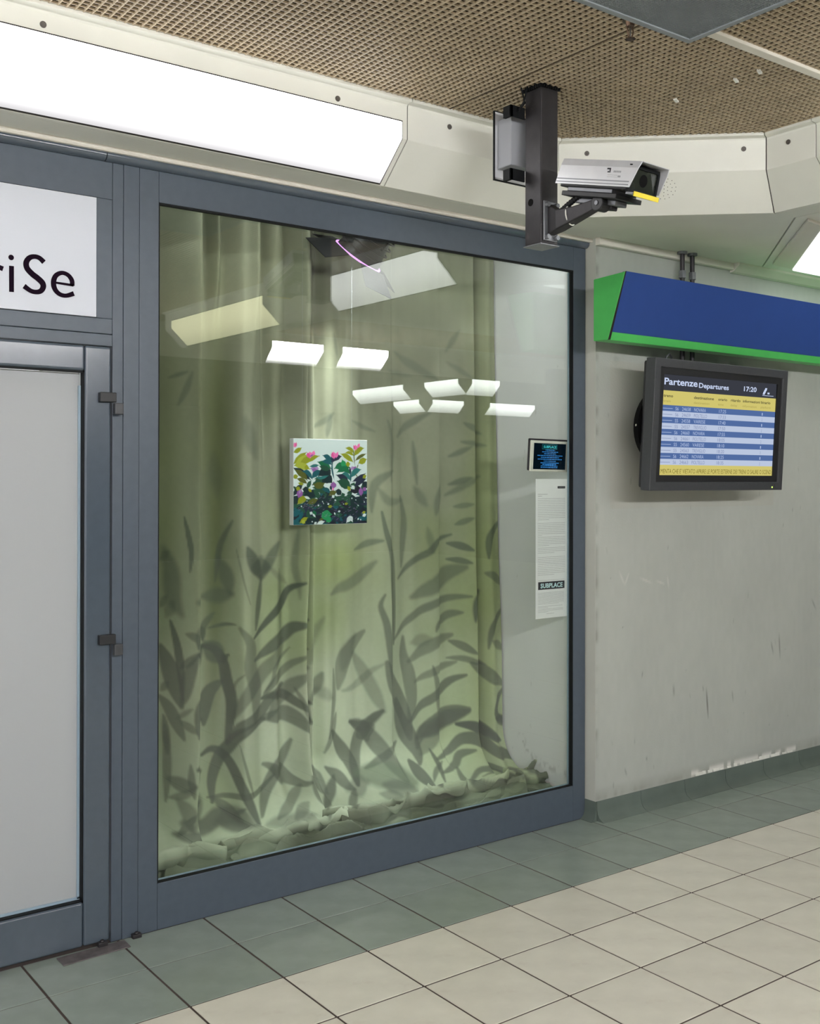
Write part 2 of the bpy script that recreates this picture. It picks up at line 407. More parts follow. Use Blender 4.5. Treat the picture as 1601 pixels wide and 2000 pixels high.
# black gasket round the pane, glazing bead behind
g = MB(); 
for (x0,x1,z0,z1) in ((1.5178,1.5215,0.160,2.505),(3.5195,3.5238,0.160,2.505),(1.518,3.5238,0.158,0.1625),(1.518,3.5238,2.4985,2.5055)):
    g.box(x0-1.5,x1-1.5,0.0010,0.020,z0,z1)
g.build('gasket', M_gasket, win)
M_bead = mat('pale_blue_bead', srgb(150,172,186), 0.35)
g = MB(); g.box(3.5185-1.5,3.523-1.5,0.0285,0.034,0.160,2.50); g.box(1.53-1.5,3.523-1.5,0.0285,0.034,0.150,0.164); g.build('glazing_bead', M_bead, win)
# glass: fresnel mirror over clear transmission, same index from both sides
def glass_mat(name, tint, ior=1.55, boost=1.0):
    m, nt, N, L = new_mat(name); N.remove(N['Principled BSDF'])
    tr = N.new('ShaderNodeBsdfTransparent'); tr.inputs[0].default_value = (*tint, 1)
    gl = N.new('ShaderNodeBsdfGlossy'); gl.inputs['Roughness'].default_value = 0.0; gl.inputs[0].default_value = (1,1,1,1)
    ge = N.new('ShaderNodeNewGeometry'); mr = N.new('ShaderNodeMapRange')
    mr.inputs['To Min'].default_value = ior; mr.inputs['To Max'].default_value = 1/ior
    L.new(ge.outputs['Backfacing'], mr.inputs['Value'])
    fr = N.new('ShaderNodeFresnel'); L.new(mr.outputs[0], fr.inputs['IOR'])
    mx = N.new('ShaderNodeMixShader'); L.new(fr.outputs[0], mx.inputs[0]); L.new(tr.outputs[0], mx.inputs[1]); L.new(gl.outputs[0], mx.inputs[2])
    L.new(mx.outputs[0], N['Material Output'].inputs[0]); return m
M_glass = glass_mat('window_glass', (0.965,0.98,0.965))
wb('glass_pane', 1.519, 3.5232, 0.150, 2.510, 0.022, 0.028, M_glass, 0)
# glossy rolled header over the whole front
hd = empty('trim_17', (0, YF, 2.612)); struct(hd)
M_hdr = mat('glossy_header', srgb(78,88,99), 0.16, 0, 0.04, 30, 0, 10, 0.6, coat=0.6)
for (xa, xb) in ((-3.0, 1.3225), (1.3255, 3.600)):
    pr = [(0.02,0.0),(0.0,0.0)]+[(-0.026*math.sin(a), 0.020-0.020*math.cos(a)) for a in [math.pi*k/10 for k in range(1,10)]]+[(0.0,0.040),(0.02,0.040)]
    MB().loft([[(xx,YY,Z) for YY,Z in pr] for xx in (xa, xb)]).build('header_roll', M_hdr, hd, smooth=True)
MB().box(-3.0,3.60,0.004,0.05,0.0,0.055).build('header_back', M_gasket, hd)

# ---------------------------------------------------------------- transom with the lettered sign, and the door (door_1)
tr = struct(empty('window_2', (0.9, YF, 2.0)))
def tb_(nm, x0,x1,z0,z1,y0=0.0,y1=0.09,m=None,bev=0.0016,par=None):
    return MB().box(x0-0.9,x1-0.9,y0,y1,z0-2.0,z1-2.0).build(nm, m or M_frame, par or tr, bevel=bev)
tb_('bottom_rail', 0.30, 1.3525, 2.0365, 2.087); tb_('top_rail', 0.30, 1.3525, 2.488, 2.612)
tb_('side_stile', 1.2985, 1.3525, 2.0875, 2.4875); tb_('side_stile', 0.30, 0.36, 2.0875, 2.4875)
tb_('cross_rail', 0.30, 1.3525, 1.9955, 2.0345, -0.001)
tb_('gasket', 0.36, 1.2985, 2.0872, 2.4878, 0.006, 0.02, M_gasket, 0)
sgn = thing(MB().box(0.362-0.9,1.2965-0.9,0,0.010,2.0890-2.0,2.4860-2.0).build('lettered_sign', M_panelw, None, bevel=0.0008, seg=1),
    'white sign panel above the door with large dark letters ending in riSe', 'sign')
sgn.location = (0.9, YF-0.004, 2.0)
lt = MB()
_sp = stroke_poly
def stroke_poly(m_, p_, w_, y_): _sp(m_, p_, [v*1.14 for v in w_], y_)
def LP(pts): return [(x-0.9, z-2.0) for x, z in pts]
yl = -0.0012
stroke_poly(lt, LP([(1.1225,2.2495),(1.1085,2.2612),(1.0925,2.2642),(1.0765,2.2580),(1.0665,2.2424),(1.0690,2.2243),(1.0848,2.2078),(1.1031,2.1955),(1.1174,2.1827),(1.1205,2.1700),(1.1134,2.1565),(1.0992,2.1510),(1.0809,2.1530),(1.0595,2.1660)]),
    [0.0150,0.0135,0.0130,0.0145,0.0160,0.0165,0.0170,0.0170,0.0170,0.0160,0.0145,0.0130,0.0130,0.0150], yl)
stroke_poly(lt, LP([(1.1608,2.1880),(1.2190,2.1855)]), [0.0062,0.0075], yl)
stroke_poly(lt, LP([(1.2150,2.1835),(1.2135,2.2015),(1.2010,2.2170),(1.1815,2.2222),(1.1628,2.2126),(1.1545,2.1951),(1.1546,2.1764),(1.1629,2.1600),(1.1775,2.1505),(1.1964,2.1495),(1.2205,2.1590)]),
    [0.0130,0.0138,0.0125,0.0118,0.0135,0.0150,0.0152,0.0140,0.0125,0.0120,0.0140], yl)
lt.add([(x,yl,z) for x,z in LP([(1.0127,2.2254),(1.0280,2.2258),(1.0284,2.1430),(1.0132,2.1428)])], [(0,1,2,3)])
lt.add([(1.0193-0.9+0.0088*math.cos(a), yl, 2.2522-2.0+0.0088*math.sin(a)) for a in [2*math.pi*k/20 for k in range(20)]], [tuple(range(20))])
lt.add([(x,yl,z) for x,z in LP([(0.9352,2.2240),(0.9500,2.2240),(0.9505,2.1430),(0.9352,2.1430)])], [(0,1,2,3)])
stroke_poly(lt, LP([(0.9480,2.1980),(0.9600,2.2120),(0.9755,2.2180),(0.9945,2.2130)]), [0.010,0.012,0.0125,0.014], yl)
lt.build('lettering', M_plum, sgn)

door = struct(empty('door_1', (1.3475, YF-0.010, 0.0)))
def db(nm, x0,x1,z0,z1,y0=0.0,y1=0.075,m=None,bev=0.006,par=None,seg=4):
    return MB().box(x0-1.3475,x1-1.3475,y0,y1,z0,z1).build(nm, m or M_frame, par or door, bevel=bev, seg=seg, smooth=True)
M_door = mat('door_lacquer', srgb(74,85,96), 0.22, 0, 0.04, 30, 0.04, 900, 0.5, coat=0.3)
db('door_stile', 1.2565, 1.3462, 0.012, 1.9920, m=M_door, bev=0.009)
db('door_stile', 0.42, 0.51, 0.012, 1.9920, m=M_door, bev=0.009)
db('top_rail', 0.5105, 1.2560, 1.9075, 1.9920, m=M_door, bev=0.009)
db('bottom_rail', 0.5105, 1.2560, 0.012, 0.1590, m=M_door, bev=0.009)
g = MB()
for (x0,x1,z0,z1) in ((1.2520,1.2572,0.157,1.909),(0.508,1.2572,0.156,0.1625),(0.508,1.2572,1.902,1.9085)):
    g.box(x0-1.3475,x1-1.3475,0.006,0.03,z0,z1)
g.build('gasket', M_gasket, door)
g = MB(); g.box(1.2440-1.3475,1.2518-1.3475,0.026,0.034,0.165,1.86); g.box(0.51-1.3475,1.2518-1.3475,0.026,0.034,0.1625,0.170); g.build('glazing_bead', M_bead, door)
db('door_panel', 0.512, 1.2515, 0.163, 1.9015, 0.033, 0.040, M_doorw, 0)
for zc in (1.803, 0.998):
    h = MB().box(-0.046, 0.010, -0.020, 0.002, zc+0.004, zc+0.036).build('door_hinge', M_black, door, bevel=0.0025)
    MB().box(0.004, 0.034, -0.022, -0.0, zc-0.036, zc+0.002).build('hinge_leaf', M_bezel, h, bevel=0.003)
struct(MB().box(-3.0, 0.298, YF+0.002, YF+0.08, 0, 2.612).build('wall_front_left', M_wallp))
struct(MB().box(-3.0, 3.605, 3.53, 3.60, 2.615, 3.0).build('wall_front_top', M_gasket))

# threshold plate
MB().prism([(1.166,3.412),(1.392,3.421),(1.394,3.494),(1.165,3.479)], 0.0, 0.003)
tp = thing(MB().prism([(-0.115,-0.040),(0.112,-0.031),(0.114,0.030),(-0.116,0.026)], 0.0002, 0.0035).build('floor_plate', mat('worn_dark_steel', srgb(104,98,98), 0.5, 0.3, 0.3, 30), None, bevel=0.001),
   'worn dark metal plate let into the floor under the door hinge side', 'floor plate')
tp.location = (1.281, 3.452, 0)
for (xx, yy) in ((1.318, 3.484), (1.437, 3.485)):
    p = thing(MB().box(-0.016,0.016,-0.010,0.010,0,0.014).cyl((0,0,0.014),(0,0,0.020),0.008,0.006,10).build('floor_pivot', M_blackm, None, bevel=0.002),
      'small dark pivot block at the foot of the %s' % ('door seam' if xx < 1.4 else 'frame post right of the door seam'), 'door pivot')
    p.location = (xx, yy-0.004, 0.003 if xx < 1.4 else 0.0)

# ---------------------------------------------------------------- painted grids
def set_attr(me, cols):
    ca = me.color_attributes.new('paint', 'FLOAT_COLOR', 'POINT')
    arr = np.ones((len(me.vertices), 4), np.float32); arr[:, :3] = cols; ca.data.foreach_set('color', arr.ravel())
def grid_mesh(name, P, m, cols, parent=None, smooth=True):
    nr, nc = P.shape[:2]
    me = bpy.data.meshes.new(name)
    idx = np.arange(nr*nc).reshape(nr, nc)
    F = np.stack([idx[:-1,:-1], idx[:-1,1:], idx[1:,1:], idx[1:,:-1]], -1).reshape(-1, 4)
    me.vertices.add(nr*nc); me.vertices.foreach_set('co', P.reshape(-1).astype(np.float32))
    me.loops.add(F.size); me.loops.foreach_set('vertex_index', F.ravel().astype(np.int32))
    me.polygons.add(len(F)); me.polygons.foreach_set('loop_start', np.arange(0, F.size, 4, dtype=np.int32)); me.polygons.foreach_set('loop_total', np.full(len(F), 4, np.int32))
    me.polygons.foreach_set('use_smooth', np.full(len(F), smooth)); me.update(calc_edges=True); me.validate()
    set_attr(me, cols.reshape(-1, 3)); me.materials.append(m)
    o = bpy.data.objects.new(name, me); COL.objects.link(o)
    if parent: o.parent = parent
    return o
def seg_dist(X, Y, pts, tw=True):
    best = np.full(X.shape, 1e9, np.float32); tt = np.zeros(X.shape, np.float32)
    L = [0]
    for a, b in zip(pts[:-1], pts[1:]): L.append(L[-1]+math.hypot(b[0]-a[0], b[1]-a[1]))
    for k, (a, b) in enumerate(zip(pts[:-1], pts[1:])):
        dx, dy = b[0]-a[0], b[1]-a[1]; l2 = dx*dx+dy*dy+1e-12
        t = np.clip(((X-a[0])*dx+(Y-a[1])*dy)/l2, 0, 1); d = np.hypot(X-a[0]-t*dx, Y-a[1]-t*dy)
        m = d < best; best[m] = d[m]; tt[m] = ((L[k]+t*math.sqrt(l2))/L[-1])[m]
    return best, tt
def crom(pts, n=5):
    P = [np.array(p, float) for p in pts]
    if len(P) < 3: return pts
    out = []
    for i in range(len(P)-1):
        p0, p1, p2, p3 = P[max(i-1,0)], P[i], P[i+1], P[min(i+2,len(P)-1)]
        for k in range(n):
            t = k/n; out.append(tuple(0.5*((2*p1)+(p2-p0)*t+(2*p0-5*p1+4*p2-p3)*t*t+(-p0+3*p1-3*p2+p3)*t**3)))
    out.append(tuple(P[-1])); return out
def vnoise(h, w, cells, seed):
    r = np.random.RandomState(seed); g = r.rand(int(cells[0])+2, int(cells[1])+2)
    yy = np.linspace(0, cells[0], h); xx = np.linspace(0, cells[1], w)
    i = np.minimum(yy.astype(int), int(cells[0])); j = np.minimum(xx.astype(int), int(cells[1]))
    fy = (yy-i); fx = (xx-j); fy = (fy*fy*(3-2*fy))[:,None]; fx = (fx*fx*(3-2*fx))[None,:]
    a = g[i][:,j]; b = g[i][:,j+1]; c = g[i+1][:,j]; d = g[i+1][:,j+1]
    return a*(1-fy)*(1-fx)+b*(1-fy)*fx+c*fy*(1-fx)+d*fy*fx

# ---------------------------------------------------------------- right wall with scuffs, cove base
YW = 3.435
NZ, NX = 420, 560
xs = np.concatenate([np.linspace(3.605, 5.6, NX-1), [9.0]]); zs = np.linspace(0.0, 2.95, NZ)
X, Z = np.meshgrid(xs, zs)
wc = np.array(srgb(174,178,171)); base = np.ones((NZ, NX, 3))*wc
n1 = vnoise(NZ, NX, (9, 12), 1); n2 = vnoise(NZ, NX, (60, 90), 2); n3 = vnoise(NZ, NX, (3, 3), 3)
base *= (1+0.05*(n1-0.5)+0.04*(n2-0.5)+0.06*(n3-0.5))[..., None]
# grime streaks above the base and at the corner; blotchy dark band under the sign
def blend(a, w, col): return a*(1-w[..., None])+np.array(col)*w[..., None]
gr = np.clip(1-np.abs(Z-0.10)/0.05, 0, 1)*0.35*(0.4+n2); base = blend(base, np.clip(gr, 0, 1), srgb(120,118,105))
gr = np.exp(-((Z-2.13)/0.03)**2)*np.clip((vnoise(NZ, NX, (20, 30), 5)-0.45)*3, 0, 1)*0.5*(X > 3.68); base = blend(base, gr, srgb(84,80,72))
gr = np.exp(-((X-3.612)/0.012)**2)*np.clip((vnoise(NZ, NX, (60, 8), 8)-0.4)*2, 0, 1)*0.5; base = blend(base, gr, srgb(120,118,108))
# faint beige rectangle behind and beside the monitor
pm = ((X > 3.70) & (X < 4.95) & (Z > 1.42) & (Z < 2.10)).astype(float)
base = blend(base, pm*0.25, srgb(172,166,150))
rs = np.random.RandomState(11)
def scuff(pts, w, op, col=(60,58,50), soft=0.004):
    global base
    d, t = seg_dist(X, Z, pts); v = np.clip(1-(d-w/2)/soft, 0, 1)*op*np.sin(np.pi*np.clip(t*0.9+0.05, 0, 1)); base = blend(base, v, srgb(*col))
for (x0, z0, x1, z1, w, op) in ((4.395,0.515,4.41,0.36,0.007,0.6),(4.145,0.56,4.15,0.50,0.010,0.3),(5.0,0.74,5.01,0.60,0.008,0.4),(4.93,0.70,4.95,0.63,0.008,0.35),
                                (4.60,0.48,4.61,0.42,0.006,0.3),(3.80,0.21,3.815,0.17,0.006,0.3),(3.95,0.24,3.955,0.22,0.006,0.35),(5.3,0.9,5.34,0.84,0.008,0.3)):
    scuff([(x0,z0),(x1,z1)], w, op)
for k in range(60):
    x0, z0 = rs.uniform(3.65, 5.6), rs.uniform(0.15, 2.4); L_ = rs.uniform(0.005, 0.04)
    scuff([(x0,z0),(x0+rs.uniform(-0.3,0.3)*L_, z0-L_)], rs.uniform(0.002,0.005), rs.uniform(0.08,0.35))
for (x0, z0, x1, z1) in ((3.76,1.13,3.80,1.06),(3.80,1.06,3.83,1.12),(3.90,1.09,3.99,1.06),(4.02,1.07,4.08,1.05),(4.10,1.09,4.11,1.03)):
    scuff([(x0,z0),(x1,z1)], 0.006, 0.3, (214,214,206))
# rough plaster repair above the base
rep = np.exp(-((Z-0.105)/0.014)**2)*((X > 4.28) & (X < 5.15))*np.clip((vnoise(NZ, NX, (80, 70), 21)-0.35)*4, 0, 1)
base = blend(base, np.clip(rep, 0, 1), srgb(215,215,208))
P = np.stack([X, np.full_like(X, YW), Z], -1)
wr = struct(grid_mesh('wall_right', P, M_wall, base, smooth=False))
struct(MB().box(3.6045, 3.6052, YW, 3.53, 0, 2.95).box(3.6052, 9, YW+0.0008, 3.60, 0, 2.95).build('wall_right_return', M_wallp)).name = 'wall_right_core'
pl = MB()
for k in range(16):
    x0 = 4.30+k*0.052+rs.uniform(-0.01, 0.01); w_ = rs.uniform(0.02, 0.055); h_ = rs.uniform(0.002, 0.013)
    pl.loft([[(x0,YW+0.001,0.090),(x0,YW-0.004,0.090),(x0,YW-0.002,0.094+h_*0.6),(x0,YW+0.001,0.095+h_)],
             [(x0+w_,YW+0.001,0.090),(x0+w_,YW-0.005,0.090),(x0+w_,YW-0.003,0.094+h_),(x0+w_,YW+0.001,0.095+h_*0.5)]])
p = pl.build('plaster_crumbs', mat('white_plaster', srgb(222,222,214), 0.9, 0, 0.06, 60, 0.6, 200)); p.parent = wr; stuff(p)

bbr = struct(empty('baseboard_right'))
cove = [(YW+0.0005, 0.0), (YW+0.0005, 0.086), (YW-0.005, 0.0885), (YW-0.0075, 0.085), (YW-0.0085, 0.050), (YW-0.012, 0.032), (YW-0.022, 0.015), (YW-0.038, 0.005), (YW-0.050, 0.0012), (YW-0.050, 0.0)]
edges = [3.608]+[TX0+i*TPX for i in range(9, 18)]
for a, b in zip(edges[:-1], edges[1:]):
    if b-a < 0.05: continue
    g0 = 0.0012
    MB().loft([[(a+g0,yy,zz) for yy,zz in cove],[(b-g0,yy,zz) for yy,zz in cove]]).build('cove_tile', M_cove, bbr, smooth=True)
# return of the cove on the short side of the wall, up to the shop frame
rc = [(3.6095-(YW-yy)-0.0, zz) for yy, zz in cove]
MB().loft([[(3.6045+(yy-YW)*0.7, YW-0.009, zz) for yy, zz in cove],[(3.6045+(yy-YW)*0.7, YF-0.0005, zz) for yy, zz in cove]]).build('cove_tile', M_cove, bbr, smooth=True)

# ---------------------------------------------------------------- display box behind the glass
XR, YBK = 3.575, 4.24
n = 200
zs = np.linspace(0.10, 2.76, 300); ys = np.linspace(3.531, YBK, 120)
Yg, Zg = np.meshgrid(ys, zs); base = np.ones(Yg.shape+(3,))*np.array(srgb(240,241,244))
base *= (1+0.03*(vnoise(300,120,(12,4),31)-0.5))[..., None]
d, t = seg_dist(Yg, Zg, [(3.90,0.30),(3.85,0.235),(3.80,0.205),(3.72,0.19),(3.64,0.185),(3.56,0.18)])
v = np.clip(1-d/0.03, 0, 1)*np.clip((vnoise(300,120,(150,70),33)-0.55)*5, 0, 1); base = blend(base, v*0.4, srgb(140,140,140))
d, t = seg_dist(Yg, Zg, [(3.83,0.118),(3.75,0.118),(3.66,0.108)]); base = blend(base, np.clip(1-(d-0.004)/0.006, 0, 1)*0.4, srgb(205,165,155))
for k in range(10):
    y0, z0 = rs.uniform(3.58, 4.0), rs.uniform(0.15, 2.2); dd_, _ = seg_dist(Yg, Zg, [(y0,z0),(y0+rs.uniform(-0.02,0.02), z0-rs.uniform(0.005,0.05))]); base = blend(base, np.clip(1-dd_/0.002, 0, 1)*0.35, srgb(150,150,150))
P = np.stack([np.full_like(Yg, XR), Yg, Zg], -1)
struct(grid_mesh('wall_display_right', P[:, ::-1], M_white, base[:, ::-1], smooth=False))
struct(MB().box(XR+0.001, XR+0.05, 3.531, YBK+0.04, 0.0, 2.80).build('wall_display_right_core', M_wallp))
M_wd = mat('white_display_plain', srgb(205,206,202), 0.8, 0, 0.02, 4)
struct(MB().box(1.36, 1.40, 3.61, YBK+0.04, 0.0, 2.80).build('wall_display_left', M_wd))
struct(MB().box(1.36, XR+0.05, YBK, YBK+0.04, 0.0, 2.80).build('wall_display_back', M_wd))
struct(MB().box(1.36, XR+0.05, 3.61, YBK+0.04, 2.76, 2.80).build('ceiling_display', M_wd))
struct(MB().box(1.36, XR+0.001, 3.53, YBK+0.04, 0.05, 0.10).build('floor_display', M_wd))

